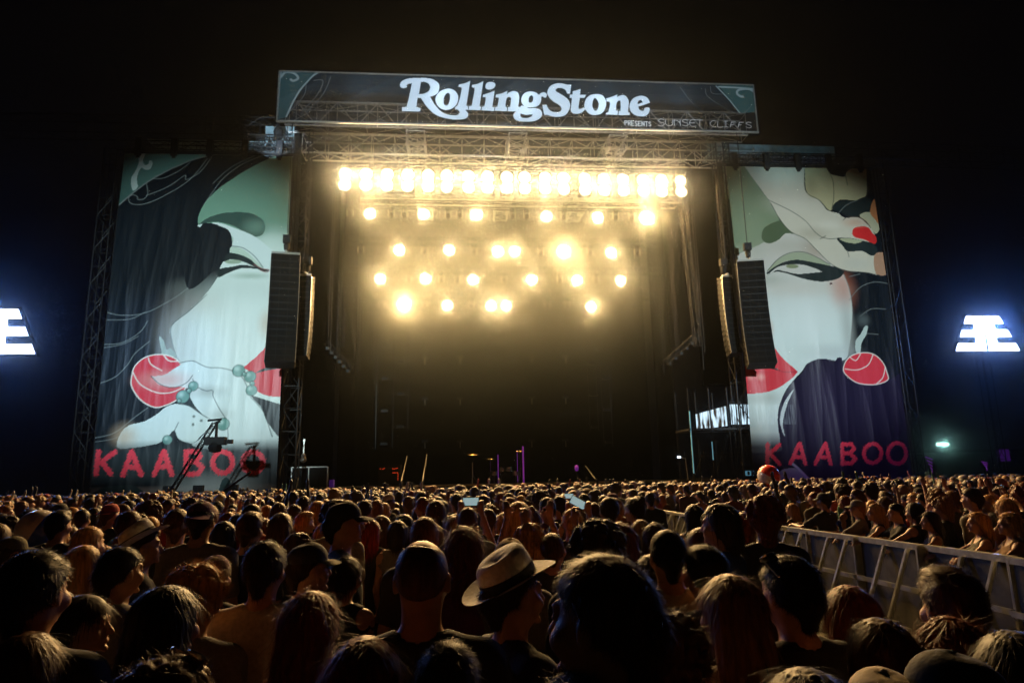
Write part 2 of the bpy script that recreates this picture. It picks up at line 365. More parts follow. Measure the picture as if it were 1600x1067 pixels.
    c.poly([(100, y + 1100), (200, y + 1010), (290, y + 990), (400, y + 995), (480, y + 1100)], INK); c.poly([(860, y + 1060), (880, y + 960), (920, y + 955), (940, y + 1060)], (.03, .06, .06))
    RR = (.85, .05, .08)
    stroke_word(c, [[(195, y + 803), (180, y + 925)], [(285, y + 806), (207, y + 862)], [(212, y + 858), (262, y + 925)], [(378, y + 803), (330, y + 933)], [(378, y + 803), (430, y + 930)], [(350, y + 888), (412, y + 888)],
                    [(556, y + 803), (505, y + 928)], [(560, y + 803), (600, y + 928)], [(530, y + 885), (590, y + 885)], [(682, y + 803), (680, y + 925)], [(682, y + 803), (745, y + 803), (760, y + 830), (735, y + 858), (690, y + 860)],
                    [(735, y + 858), (770, y + 890), (750, y + 925), (690, y + 928)], [(884, y + 862, 55, 60)], [(1052, y + 862, 56, 58)]], 7.4, RR)
    return c
def paint_right():
    c = Cloth(16.15, 25.15, 1.62, 20.0, 36.4, .035, HAIRC, .93).frame(1100, 200, 3.5575)
    c.poly([(60, 190), (235, 190), (300, 330), (380, 430), (430, 540), (500, 590), (560, 620), (640, 690), (300, 790), (60, 790)], grad((.42, .42, .35), (.17, .22, .13), 13.4, 15.2))
    # face, cheek
    c.poly([(60, 780, 1), (200, 700), (300, 655), (400, 600), (480, 590), (560, 610), (640, 670), (700, 760), (760, 810), (800, 900), (815, 1000), (812, 1120), (795, 1260), (750, 1296), (656, 1286), (576, 1306), (536, 1356), (476, 1420), (430, 1500), (405, 1600), (420, 1740), (400, 1800), (60, 1800, 1)], grad((.58, .66, .62), (.50, .47, .41), 10, 14))
    c.blob(760, 900, 60, 90, (.45, .14, .08), .7); c.blob(300, 850, 120, 30, (.25, .27, .2), .5); c.blob(350, 1116, 26, 40, (.5, .25, .15), .6); c.blob(330, 1500, 90, 30, (.30, .30, .25), .5)
    c.blob(480, 660, 160, 50, (.36, .34, .26), .5); c.blob(620, 680, 70, 60, (.30, .22, .15), .6); c.blob(520, 900, 200, 40, (.50, .44, .36), .5); c.blob(560, 1080, 160, 130, (.68, .73, .70), .6); c.blob(790, 1130, 34, 160, (.36, .38, .35), .7); c.blob(700, 1250, 120, 40, (.40, .44, .42), .5); c.blob(250, 520, 80, 240, (.24, .28, .18), .4)
    c.line([(770, 820), (800, 900), (816, 1000), (813, 1120), (796, 1255)], 1.3, (.25, .26, .24))
    # brow, eye
    c.poly([(315, 600), (330, 560), (380, 530), (430, 525), (500, 590), (450, 590), (410, 625), (355, 647), (320, 627)], (.07, .10, .05))
    c.poly([(345, 800), (400, 740), (460, 705), (530, 695), (600, 715), (700, 770), (600, 755), (500, 738), (430, 752)], (.30, .33, .22))
    c.line([(345, 800), (400, 738), (460, 702), (530, 692), (600, 712), (690, 762)], 1, INK)
    c.poly([(345, 806), (420, 757), (500, 737), (580, 747), (700, 772), (760, 790), (700, 806), (640, 800), (560, 768), (480, 762), (400, 778), (355, 815)], INK); c.line([(350, 808), (420, 764), (500, 748), (580, 756), (700, 786)], 2.4, INK)
    c.poly([(400, 790), (450, 766), (560, 770), (640, 800), (560, 812), (480, 806)], (.5, .48, .42)); c.blob(485, 773, 40, 13, (.2, .22, .12), 1, True)
    c.poly([(345, 827), (400, 793), (440, 800), (520, 815), (640, 805), (720, 795), (770, 800), (740, 840), (660, 857), (580, 850), (500, 827), (430, 806), (380, 806)], INK)
    c.blob(698, 870, 8, 8, (.08, .03, .03), 1, True)
    # arm and hand over the hair
    c.poly([(205, 190, 1), (562, 190, 1), (560, 330), (580, 372), (640, 408), (680, 460), (740, 478), (780, 503), (850, 500), (910, 545), (945, 600), (945, 640), (880, 632), (800, 617), (735, 617), (765, 660), (795, 690), (870, 685), (930, 712), (985, 695), (1040, 700), (1040, 800), (970, 822), (880, 806), (780, 796), (700, 762), (620, 682), (560, 622), (480, 582), (420, 512), (370, 422), (290, 312)], (.50, .46, .36))
    c.poly([(560, 190, 1), (690, 215), (700, 255), (740, 268), (780, 272), (800, 240), (900, 190, 1), (903, 350), (880, 395), (820, 405), (750, 402), (715, 450), (690, 462), (640, 408), (570, 360)], (.40, .36, .20))
    c.poly([(710, 452), (740, 410), (830, 407), (900, 385), (930, 420), (915, 470), (870, 490), (820, 500), (760, 472)], INK)
    c.poly([(735, 620), (800, 615), (880, 632), (940, 650), (960, 700), (920, 712), (870, 688), (800, 690), (770, 665)], INK); c.poly([(745, 622), (800, 618), (870, 632), (840, 645), (790, 640)], (.35, .36, .22))
    c.poly([(860, 492), (890, 472), (925, 475), (960, 520), (972, 560), (945, 590), (905, 530)], (.42, .40, .26)); c.poly([(940, 400), (965, 430), (980, 545), (945, 510), (920, 468)], (.42, .16, .06))
    c.poly([(830, 560), (900, 553), (930, 585), (952, 612), (946, 647), (890, 627), (825, 605)], (.55, .02, .02)); c.blob(835, 530, 60, 24, (.5, .25, .15), .5)
    c.poly([(945, 705), (985, 695), (1050, 700), (1050, 800), (960, 822), (938, 760)], (.36, .20, .12))
    c.blob(470, 420, 120, 60, (.58, .54, .44), .5); c.blob(600, 590, 80, 30, (.34, .30, .22), .6); c.blob(700, 540, 60, 24, (.6, .56, .46), .5); c.blob(590, 320, 30, 60, (.26, .22, .12), .6); c.blob(840, 760, 70, 30, (.42, .42, .36), .5); c.blob(860, 330, 40, 40, (.38, .30, .18), .6)
    for L in ([(558, 230), (558, 330), (580, 372), (640, 408), (680, 460)], [(690, 240), (715, 300), (718, 390), (705, 455)], [(640, 408), (690, 462), (760, 472), (800, 503)], [(355, 402), (470, 460), (560, 520), (620, 590), (680, 620), (760, 615)],
              [(370, 422), (420, 512), (480, 582), (560, 622), (620, 682), (700, 762), (780, 796), (880, 806), (970, 822)], [(640, 620), (670, 605)], [(793, 690), (800, 720)], [(700, 462), (760, 455), (790, 490), (770, 515)], [(785, 270), (795, 320)]):
        c.line(L, 1, INK)
    for L in ([(800, 960), (860, 890), (940, 860), (1020, 870)], [(860, 1050), (920, 1010), (1000, 1010)], [(740, 480), (790, 430), (850, 405)], [(800, 830), (860, 815)], [(820, 1200), (880, 1150), (960, 1150)]): c.line(L, .9, (.16, .18, .17))
    X = -213.5; y = 996
    def q(*P): return [(p[0] + X, p[1] + y) + tuple(p[2:]) for p in P]
    c.poly(q((500, 185), (550, 195), (590, 215), (640, 280), (728, 360, 1), (640, 352), (560, 322), (480, 300)), RED)
    c.poly(q((420, 328, 1), (600, 345), (728, 360, 1), (690, 402), (620, 450), (540, 476), (420, 484, 1)), RED)
    c.poly(q((440, 322, 1), (540, 318), (634, 353, 1), (560, 342), (440, 336, 1)), INK)
    c.line(q((600, 348), (660, 362), (725, 361)), 1, (.2, .02, .03)); c.blob(520 + X, 390 + y, 20, 15, (.75, .3, .25), .8); c.blob(465 + X, 390 + y, 14, 15, (.75, .3, .25), .6)
    DK = (.008, .006, .022)
    c.poly(q((752, 368), (780, 320), (830, 293), (880, 290), (930, 303), (948, 283), (970, 284), (976, 310), (988, 365), (1045, 412), (1120, 432), (1230, 408), (1330, 340, 1), (1600, 340, 1), (1600, 1300, 1), (800, 1300, 1), (690, 1000), (650, 800), (618, 640), (640, 520), (690, 432)), DK)
    c.poly(q((705, 460), (672, 540), (648, 640), (660, 715), (645, 690), (632, 620), (655, 530)), (.5, .56, .54))
    tom = q((985, 365), (990, 310), (1030, 270), (1090, 255), (1150, 265), (1200, 310), (1225, 370), (1228, 405), (1180, 427), (1120, 432), (1050, 417))
    c.poly(q((1048, 195), (1078, 150), (1100, 108), (1116, 112), (1105, 160), (1082, 200), (1074, 258), (1053, 255)), (.42, .5, .46)); c.blob(1090 + X, 75 + y, 30, 30, (.08, .1, .1), .8)
    c.poly(tom, RED); c.line(tom, 1.4, (.75, .7, .6), closed=True)
    for L in (q((1015, 278), (1050, 298), (1076, 262)), q((990, 345), (1060, 350), (1120, 320), (1145, 265)), q((1165, 427), (1200, 392), (1214, 335))): c.line(L, 1.3, (.75, .7, .6))
    c.band(y + 690, y + 770, y + 880, y + 940, DK, .93)
    c.poly(q((590, 1100), (620, 930), (680, 895), (740, 905), (800, 990), (820, 1100)), (.33, .38, .37)); c.line(q((690, 860), (740, 900), (800, 960), (850, 990)), 4, (.45, .48, .5))
    RR = (.85, .05, .08)
    stroke_word(c, [q((562, 762), (562, 872)), q((630, 765), (570, 815)), q((575, 812), (630, 872)), q((740, 760), (692, 865)), q((744, 760), (775, 870)), q((712, 832), (765, 832)), q((882, 760), (832, 870)), q((886, 760), (915, 870)), q((855, 832), (905, 832)),
                    q((975, 762), (978, 870)), q((975, 762), (1030, 762), (1045, 788), (1020, 810), (980, 812)), q((1020, 812), (1055, 843), (1030, 866), (985, 868)), [(1148 + X, 812 + y, 48, 52)], [(1282 + X, 812 + y, 50, 57)]], 6.2, RR)
    return c
GLYPH = dict(P=[[(0, 1), (0, 0), (.7, 0), (.9, .25), (.7, .5), (0, .5)]], R=[[(0, 1), (0, 0), (.7, 0), (.9, .25), (.7, .5), (0, .5)], [(.45, .5), (.9, 1)]], E=[[(.85, 0), (0, 0), (0, 1), (.85, 1)], [(0, .5), (.75, .5)]],
             S=[[(.9, .1), (.5, 0), (.1, .15), (.15, .4), (.75, .58), (.85, .85), (.5, 1), (.05, .88)]], N=[[(0, 1), (0, 0), (.9, 1), (.9, 0)]], T=[[(0, 0), (1, 0)], [(.5, 0), (.5, 1)]])
def paint_header():
    c = Cloth(-9.52, 17.58, 21.5, 24.45, 35., .022, (.028, .036, .042), .52).frame(400, 90, 3.81)
    X0, X1, Z0, Z1 = c.b
    t = np.clip((c.Z - 22.9) / .5, 0, 1); c.C[..., 3] = .50 + .28 * t
    for k, (a, b) in enumerate(((.024, .016), (.019, .030), (.016, .040))): c.C[..., k] = a * (1 - t) + b * t  # brown lower half: lamp-lit truss behind put into the scrim's colour
    c.poly([(100, 60), (390, 60), (380, 88), (340, 115), (270, 190), (215, 280), (180, 360), (100, 380)], (.05, .11, .11), .8, smooth=False)
    PL = (.34, .40, .38)
    c.line([(382, 86), (330, 120), (262, 200), (212, 285), (182, 356)], 3, PL, .9); c.line([(150, 118), (175, 92), (215, 92), (245, 110), (248, 130), (222, 142), (208, 134)], 4, PL, .9); c.line([(215, 88), (300, 84), (375, 88)], 3.4, PL, .9); c.line([(152, 80), (140, 160), (128, 350)], 2.2, PL, .9)
    for L in ([(300, 155), (285, 230), (205, 320)], [(345, 140), (400, 145), (360, 230), (280, 320)], [(445, 120), (400, 220), (300, 330)]): c.line(L, .9, (.25, .25, .24), .8)
    c.frame(800, 90, 3.81)
    c.poly([(1225, 160), (1470, 160), (1470, 330), (1360, 330), (1290, 250)], (.05, .12, .11), .8, smooth=False)
    c.line([(1215, 172), (1280, 240), (1355, 330)], 2.4, PL, .9); c.line([(1440, 205), (1400, 190), (1350, 196), (1338, 215), (1352, 232), (1372, 236)], 4, PL, .9); c.line([(1230, 176), (1330, 182), (1440, 190)], 3, PL, .9)
    for L in ([(1180, 175), (1190, 215), (1250, 220)], [(1150, 190), (1170, 240), (1300, 320), (1380, 330), (1430, 280)], [(1000, 180), (1060, 260), (1140, 330)]): c.line(L, .8, (.2, .21, .2), .75)
    W = (.86, .88, .90)
    c.frame(620, 115, 11.43)
    c.poly([(88, 682, 1), (96, 610, 1), (150, 605), (185, 570), (260, 230), (262, 182, 1), (200, 195), (172, 220), (183, 240), (160, 262), (110, 270), (65, 245), (58, 200), (85, 150), (150, 110), (250, 92), (420, 88), (600, 98), (700, 140), (755, 200), (757, 280), (735, 350), (680, 395), (598, 425, 1), (640, 500), (700, 590), (800, 690), (900, 740), (1000, 757), (1080, 745), (1118, 710), (1140, 690), (1270, 735), (1255, 790), (1200, 820), (1120, 832), (950, 825), (820, 800), (700, 745), (600, 670), (520, 580), (460, 490), (430, 445, 1), (372, 445, 1), (350, 600, 1), (432, 625, 1), (415, 685, 1)],
           W, 1, hole=[[(432, 160, 1), (500, 160), (560, 185), (595, 240), (580, 310), (530, 355), (460, 378), (395, 375, 1)]])
    c.poly([(940, 278), (1040, 320), (1098, 420), (1075, 540), (990, 630), (870, 660), (760, 620), (697, 520), (700, 420), (770, 330), (850, 290)], W, 1, hole=[[(925, 352), (950, 390), (945, 480), (915, 560), (875, 580), (840, 545), (838, 460), (865, 385), (900, 355)]])
    c.poly([(1312, 135, 1), (1220, 180), (1110, 205, 1), (1098, 248, 1), (1135, 252), (1158, 285), (1125, 450), (1085, 570, 1), (1045, 605, 1), (1038, 655, 1), (1085, 652), (1120, 690), (1150, 750), (1270, 740), (1260, 695), (1225, 662, 1), (1270, 658, 1), (1270, 595, 1), (1243, 585, 1)], W, 1)
    c.poly([(1545, 145, 1), (1450, 190), (1345, 208, 1), (1337, 252, 1), (1375, 258), (1390, 290), (1340, 570, 1), (1335, 590, 1), (1287, 598, 1), (1282, 660, 1), (1498, 665, 1), (1503, 600, 1), (1478, 590, 1)], W, 1)
    c.frame(740, 115, 11.43)
    c.poly([(375, 318, 1), (280, 355), (170, 385, 1), (160, 430, 1), (210, 435), (215, 470), (190, 590, 1), (148, 605, 1), (140, 665, 1), (366, 675, 1), (374, 610, 1), (335, 600, 1)], W, 1)
    c.poly([(300, 158), (370, 175), (390, 215), (360, 270), (285, 298), (225, 280), (208, 240), (235, 180)], W, 1)
    c.poly([(605, 315, 1), (500, 365), (400, 385, 1), (390, 435, 1), (440, 440), (448, 470), (422, 600, 1), (386, 612, 1), (379, 672, 1), (594, 682, 1), (600, 615, 1), (568, 605, 1), (580, 490), (610, 432), (655, 428), (668, 470), (650, 605, 1), (615, 612, 1), (608, 682, 1), (780, 690, 1), (830, 610, 1), (797, 590, 1), (812, 480), (810, 400), (785, 345), (720, 320), (650, 335), (592, 375, 1)], W, 1)
    c.poly([(850, 470), (880, 390), (940, 345), (1020, 328), (1110, 345), (1165, 388, 1), (1210, 350), (1265, 340), (1308, 375), (1300, 425), (1270, 440), (1235, 415), (1205, 425, 1), (1205, 490), (1180, 555), (1120, 600), (1030, 615), (950, 615), (900, 585), (860, 530)], W, 1, hole=[[(1035, 400), (1062, 430), (1055, 500), (1020, 530), (985, 515), (985, 450), (1010, 410)]])
    c.poly([(860, 575, 1), (825, 610), (800, 660), (730, 710), (706, 760), (730, 820), (800, 860), (900, 875), (1020, 870), (1130, 840), (1200, 790), (1225, 730), (1205, 670), (1150, 635), (1060, 628), (980, 630), (945, 605, 1)], W, 1, hole=[[(840, 722, 1), (920, 740), (1055, 738, 1), (1030, 775), (950, 800), (880, 798), (840, 770)]])
    c.frame(850, 115, 8.89)
    c.poly([(378, 160, 1), (330, 160), (240, 143), (150, 150), (80, 190), (45, 260), (65, 330), (130, 395), (205, 440), (240, 485), (230, 525), (180, 540), (110, 530), (60, 490), (37, 436, 1), (-25, 443, 1), (2, 583, 1), (49, 580, 1), (110, 600), (200, 605), (290, 585), (345, 520), (362, 440), (335, 370), (260, 310), (185, 270), (160, 240), (185, 212), (240, 210), (295, 235), (320, 283, 1), (362, 285, 1)], W, 1)
    c.poly([(507, 220, 1), (450, 240), (400, 250, 1), (395, 295, 1), (360, 298, 1), (355, 342, 1), (388, 345, 1), (372, 500), (385, 550), (430, 568), (490, 565), (550, 530), (572, 490), (545, 475, 1), (510, 495), (480, 485), (490, 400), (497, 345, 1), (560, 345, 1), (585, 300, 1), (500, 298, 1)], W, 1)
    c.poly([(740, 292), (820, 315), (862, 400), (850, 490), (800, 560), (720, 580), (640, 570), (575, 510), (560, 430), (590, 350), (650, 305)], W, 1, hole=[[(715, 350), (750, 400), (755, 460), (735, 515), (705, 520), (675, 480), (672, 410), (690, 360)]])
    c.poly([(1020, 300, 1), (930, 335), (862, 350, 1), (865, 395, 1), (905, 398), (915, 430), (893, 540, 1), (865, 550, 1), (852, 575, 1), (1022, 580, 1), (1028, 520, 1), (1000, 515, 1), (1005, 430), (1030, 385), (1058, 390), (1062, 430), (1062, 520, 1), (1038, 525, 1), (1034, 580, 1), (1190, 585, 1), (1192, 550, 1), (1165, 540, 1), (1175, 430), (1170, 370), (1130, 318), (1080, 308), (1010, 335, 1)], W, 1)
    c.poly([(1472, 410, 1), (1440, 350), (1380, 318), (1300, 320), (1230, 360), (1190, 430), (1190, 500), (1225, 560), (1300, 600), (1390, 600), (1450, 560), (1468, 490), (1440, 475), (1395, 482), (1390, 505), (1380, 522), (1350, 522), (1320, 500), (1310, 465, 1)], W, 1, hole=[[(1300, 430, 1), (1305, 395), (1335, 372), (1365, 385), (1368, 405, 1)]])
    c.frame(0, 0, 1); W2 = (.8, .76, .74)
    def word(tx, x0, y0, x1, y1, h, wpx, adv, col=W2):
        for i, ch in enumerate(tx):
            ox = x0 + (x1 - x0) * i / len(tx); oy = y0 + (y1 - y0) * i / len(tx); gw = (x1 - x0) / len(tx) * adv
            for st in GLYPH[ch]: c.line([(ox + gw * p[0], oy + h * p[1]) for p in st], wpx, col, 1, smooth=False)
    word('PRESENTS', 976, 189.5, 1018.5, 191.5, 7.2, 1.7, .72)
    c.frame(960, 170, 6.667)
    SC = [[(514, 120), (485, 110), (458, 126), (478, 143), (508, 152), (516, 170), (490, 186), (456, 178)], [(530, 118), (532, 165), (560, 186), (600, 175), (608, 120)], [(622, 186), (622, 120)], [(622, 122), (655, 130), (680, 155), (684, 186), (684, 120)],
          [(765, 124), (730, 116), (706, 132), (730, 147), (758, 157), (764, 174), (740, 188), (704, 182)], [(850, 122), (800, 122), (780, 155), (800, 188), (850, 186)], [(782, 152), (835, 152)], [(860, 122), (918, 124)], [(888, 124), (886, 190)],
          [(1055, 132), (1020, 130), (995, 160), (1020, 194), (1058, 192)], [(1078, 134), (1076, 194), (1128, 196)], [(1140, 134), (1180, 134)], [(1160, 134), (1158, 198)], [(1140, 198), (1178, 198)], [(1262, 144), (1217, 144, 1), (1202, 200)], [(1210, 174), (1238, 172)],
          [(1344, 146), (1299, 146, 1), (1283, 202)], [(1292, 176), (1320, 174)], [(1422, 152), (1392, 144), (1368, 158), (1392, 172), (1418, 180), (1424, 194), (1400, 208), (1364, 200)]]
    for L in SC: c.line(L, 1.1, W2, 1)
    return c

banner_m = cloth_mat('printed_banner_mesh'); scrim_m = cloth_mat('printed_header_scrim', .5, .5)
def folds(seed, amp=.016, xr=(0, 1)):
    r = random.Random(seed); ks = [(r.uniform(.7, 4.5), r.uniform(-.12, .12), r.uniform(0, 6.3), r.uniform(.3, 1)) for _ in range(7)]
    def f(X, Z):
        d = 0
        for k, s_, ph, a in ks: d = d + a / k * (1 - np.abs(np.sin(k * (X + s_ * Z + .08 * np.sin(Z * .7 + ph)) + ph))) ** 2
        return -amp * 2.2 * d - .12 * np.sin((Z - 1.6) / 18.2 * pi)
    return f
def side_banner(c, label, seed):
    x0, x1, z0, z1 = c.b
    t = thing('stage_banner', label, 'banner', ((x0 + x1) / 2, 36.4, z0), 'tall printed banners beside the stage')
    o = link('fabric', c.mesh('fabric', banner_m, folds(seed)), t); o.location = -t.location
    hem = MB().tube((x0 - .05, 36.36, z1 + .06), (x1 + .05, 36.36, z1 + .06), .06, 8).build('top_pipe', M['black'], t); hem.location = -t.location
    return t
side_banner(paint_left(), 'left banner printed with a pale face, black hair and a hand over a red ball', 3)
side_banner(paint_right(), 'right banner printed with a pale face under a raised hand with red nail', 8)
hc = paint_header()
hd = thing('header_banner', 'long see-through header banner with big white lettering across the stage roof front', 'banner', (4.03, 35, 21.5))
def hdisp(X, Z):
    return -.03 * np.abs(np.sin(X * 1.7 + Z * 1.1)) - .03 * (1 - np.abs(np.sin(X * .9 - Z * 1.6 + 1))) ** 3 - .06 * np.exp(-((Z - 21.7) / .16) ** 2) * np.abs(np.sin(X * 2.7))
o = link('scrim', hc.mesh('scrim', scrim_m, hdisp), hd); o.location = -hd.location
o = MB().box((-9.6, 34.9, 21.40), (17.66, 35.02, 21.49)).build('bottom_batten', M['rail'], hd); o.location = -hd.location
o = MB().box((-9.6, 34.95, 24.46), (17.66, 35.05, 24.53)).build('top_batten', M['alu'], hd); o.location = -hd.location
mb = MB(); mb.box((-9.60, 34.95, 21.5), (-9.53, 35.05, 24.45)); mb.box((17.59, 34.95, 21.5), (17.66, 35.05, 24.45))
o = mb.build('side_batten', M['alu'], hd); o.location = -hd.location

# ------------------------------------------------------------------ ground, sky surroundings
def structure(o): o['kind'] = 'structure'; return o
structure(MB().box((-95, -25, -.3), (95, 84, 0)).build('ground', M['ground']))

# ------------------------------------------------------------------ stage building
stage = thing('concert_stage', 'black stage platform with skirt, back drape and roof in the middle of the picture', 'stage', (4, 44, 0))
def spart(name, mb_, m, smooth=False):
    o = mb_.build(name, m, stage, smooth); o.location = -stage.location; return o
spart('deck', MB().box((-9.5, 36.2, 1.72), (17, 52, 1.86)), M['deck'])
spart('deck_edge', MB().box((-4.5, 36.14, 1.80), (9.0, 36.195, 1.87)), M['plate'])
mb = MB()
n = 150
for i in range(n):
    x0 = -9.5 + 26.5 * i / n; x1 = -9.5 + 26.5 * (i + 1) / n; y0 = 36.25 + .05 * sin(i * 1.9); y1 = 36.25 + .05 * sin((i + 1) * 1.9); k = len(mb.v)
    mb.v += [(x0, y0, 0), (x1, y1, 0), (x1, y1, 1.715), (x0, y0, 1.715)]; mb.f.append((k, k + 1, k + 2, k + 3))
spart('skirt', mb, M['drape'], True)
def curtain(x0, x1, Y, z0, z1, amp=.08, per=.45, y2=None):
    c_ = MB(); n_ = int(abs(x1 - x0) / .06); y2 = Y if y2 is None else y2
    for i in range(n_ + 1):
        t = i / n_; x = x0 + (x1 - x0) * t; yy = Y + (y2 - Y) * t + amp * sin(2 * pi * t * abs(x1 - x0) / per + sin(t * 19))
        c_.v += [(x, yy, z0), (x, yy + .02 * sin(i), z1)]
    for i in range(n_): c_.f.append((2 * i, 2 * i + 2, 2 * i + 3, 2 * i + 1))
    return c_
spart('back_drape', curtain(-8, 15, 51.5, 1.9, 22.5, .04, 3.3), M['drape'], True)
mb = MB()
mb.box((-9.7, 35.9, 24.2), (17.5, 52.5, 24.3))
for i in range(7): mb.box((-9.7, 36.2 + i * 2.6, 24.0), (17.5, 36.32 + i * 2.6, 24.19))
spart('roof', mb, M['roof'])
for x, y in ((-8.6, 37.2), (16.2, 37.2), (-8.6, 51), (16.2, 51)):
    spart('roof_column', truss(MB(), (x, y, 0), (x, y, 23.9), .8, .8, 1.2, .045, .025, up=(0, 1, 0)), M['dkmetal'])
for (x0, x1, Y) in ((-9.0, -6.6, 38.6), (14.5, 16.9, 38.6)):
    spart('masking_drape', curtain(x0, x1, Y, 1.9 if x0 < 0 else 7.2, 22, .03, 1.3), M['drape'], True)
for (x0, x1, Y) in ((-7.2, -6.2, 43.6), (13.2, 14.4, 43.6)):
    spart('masking_drape', curtain(x0, x1, Y, 1.9, 22, .03, 1.3), M['drape'], True)
# roof trusses, each its own thing
def truss_thing(name, label, p0, p1, w_, h_, seg, r=.035, rd=.02, m=None, group='roof trusses over the stage', up=(0, 0, 1), extra=None):
    t = truss(MB(), p0, p1, w_, h_, seg, r, rd, up)
    if extra: extra(t)
    o = t.build(name, m or M['truss'], None, off=p0); tag(o, label, 'truss', group); return o
def wbrace(t):      # the big zig-zag web that shows through the scrim
    z0, z1 = 21.62, 23.05; x = -8.7; k = 0
    while x < 16.6:
        t.tube((x, 35.6, z0 if k % 2 else z1), (x + 1.12, 35.6, z1 if k % 2 else z0), .035, 6)
        t.tube((x, 35.62, z0), (x, 35.62, z1), .025, 6); x += 1.12; k += 1
    t.tube((-9.3, 35.6, z1), (17.3, 35.6, z1), .05, 8); t.tube((-9.3, 35.6, z0), (17.3, 35.6, z0), .05, 8)
truss_thing('roof_truss', 'zig-zag roof truss showing through the header banner', (-9.3, 36.1, 22.34), (17.3, 36.1, 22.34), .8, 1.4, 2.24, .04, .016, extra=wbrace)
truss_thing('roof_truss', 'main roof truss crossing just below the header banner', (-8.6, 37.4, 21.2), (16.2, 37.4, 21.2), 1.0, 1.15, 1.3, .05, .024)
truss_thing('roof_truss', 'roof truss crossing behind the main one, half lost in the glow', (-8.6, 40.5, 21.6), (16.2, 40.5, 21.6), 1.0, 1.1, 1.8, .045, .02)
truss_thing('roof_truss', 'rear roof truss deep over the stage, dim in the glow', (-8.6, 45.5, 21.9), (16.2, 45.5, 21.9), 1.0, 1.1, 1.8, .045, .02)
for x, lb in ((-2.1, 'ladder-like truss running back from below the first big capital letter'), (3.7, 'ladder-like truss running back from the middle of the header'), (9.5, 'ladder-like truss running back from right of the header lettering')):
    truss_thing('roof_truss', lb, (x, 35.5, 21.0), (x, 51, 22.6), 1.0, .7, .9, .045, .025, M['truss'])
# lighting trusses that carry the lamps
pipes = {}
for Y, zpx, lb in ((38.0, 258, 'front lighting truss carrying the long bright top row of lamps'), (39.6, 322, 'second lighting truss with six spaced lamps'), (41.6, 379, 'third lighting truss with the paired lamps in its middle'),
                   (43.6, 423, 'fourth lighting truss with six lamps below the pairs'), (45.6, 463, 'lowest lighting truss with five lamps')):
    z = at(800, zpx, Y).z; x0 = at(528 if Y < 39 else 545, zpx, Y).x; x1 = at(1075 if Y < 39 else 1040, zpx, Y).x; pipes[Y] = z
    truss_thing('lighting_truss', lb, (x0, Y, z), (x1, Y, z), .4, .4, .6, .025, .014, M['black'], 'lighting trusses hung over the stage')
# hanging cables either side of the opening
for i, (x, Y) in enumerate(((-5.3, 38), (-4.9, 40), (-5.8, 39), (12.4, 39), (12.9, 38), (-6.9, 37.6), (14.3, 37.6))):
    mb = MB(); mb.tube((x, Y, 22), (x, Y, 8 + i % 3), .018, 5); mb.tube((x + .12, Y, 22), (x + .14, Y, 9), .014, 5)
    tag(mb.build('hanging_cable', M['dkmetal'], None, off=(x, Y, 8)), ['cable hanging at the left edge of the lamps, nearest them', 'cable hanging left of the lamps, deepest one', 'cable hanging left of the lamps, second from the drape', 'cable hanging right of the lamps, nearer one', 'cable hanging at the right edge of the lamps, outer one', 'cable hanging down the left masking drape', 'cable hanging down the right masking drape'][i], 'cable', 'cables hanging at the sides of the stage opening')

# lamps
def lamp(px, py, Y, pz, kind, label, group, en):
    p = at(px, py, Y); t = thing('stage_lamp', label, 'stage lamp', p, group)
    tilt = Matrix.Rotation(radians(90), 3, 'X')
    cells = (-.36, .36) if kind == 'twin' else (0,)
    r = .35 if kind == 'twin' else (.36 if kind == 'round' else .44)
    hb = MB()
    if kind == 'twin':
        hb.box((-.36, .06, -.74), (.36, .34, .74)); hb.box((-.39, .02, -.72), (-.362, .34, .72)); hb.box((.362, .02, -.72), (.39, .34, .72))
    else: hb.lathe([(0, -.42), (.14, -.42), (.2, -.3), (r + .02, -.04), (r + .03, .02), (r + .005, .03), (r + .005, 0)], R=Matrix.Rotation(radians(90), 3, 'X'), o=(0, .02, 0), n=20)
    hb.build('housing', M['black'], t, kind != 'twin')
    for c_ in cells:
        lz = MB(); prof = [(r * k / 12, .055 * (1 - (k / 12) ** 2)) for k in range(13)]
        lz.lathe(prof, R=tilt, o=(0, .02, c_), n=24); lo = lz.build('lens', M['lens'], t, True)
        glare_fade = lo.data.attributes.new('glare_fade', 'FLOAT', 'POINT'); glare_fade.data.foreach_set('value', np.repeat([90 * exp(-4.6 * (k / 12) ** 1.7) for k in range(13)], 24).astype(np.float32))
    yk = MB(); a = r + .1 if kind != 'twin' else .42; top = pz - .2 - p.z
    yk.tube((-a, .14, 0), (-a, .14, .6), .018); yk.tube((a, .14, 0), (a, .14, .6), .018); yk.tube((-a, .14, .6), (a, .14, .6), .018)
    if top > .6: yk.tube((0, .14, .6), (0, .14, top), .02)
    yk.build('yoke', M['black'], t)
    spot('lamp_light', p + Vector((0, -.12, 0)), (3.5 + (p.x - 3.5) * .5, 9, 1.5), en, LAMP_COL, 150, 1, .1, t)
row1 = [539, 572, 605, 637, 669, 698, 732, 762, 792, 820, 852, 881, 914, 944, 974, 1005, 1034, 1064]
O1 = ['first', 'second', 'third', 'fourth', 'fifth', 'sixth', 'seventh', 'eighth', 'ninth']
for i, x in enumerate(row1):
    side = 'left' if i < 9 else 'right'; o_ = O1[i if i < 9 else 17 - i]
    lamp(x, 280 + (x - 539) * .021, 37.7, pipes[38.0], 'twin', f'blazing twin lamp, {o_} from the {side} end of the top row', 'lamps of the bright top row', LAMP_E * (2.0 if i in (1, 8, 11) else 1.6))
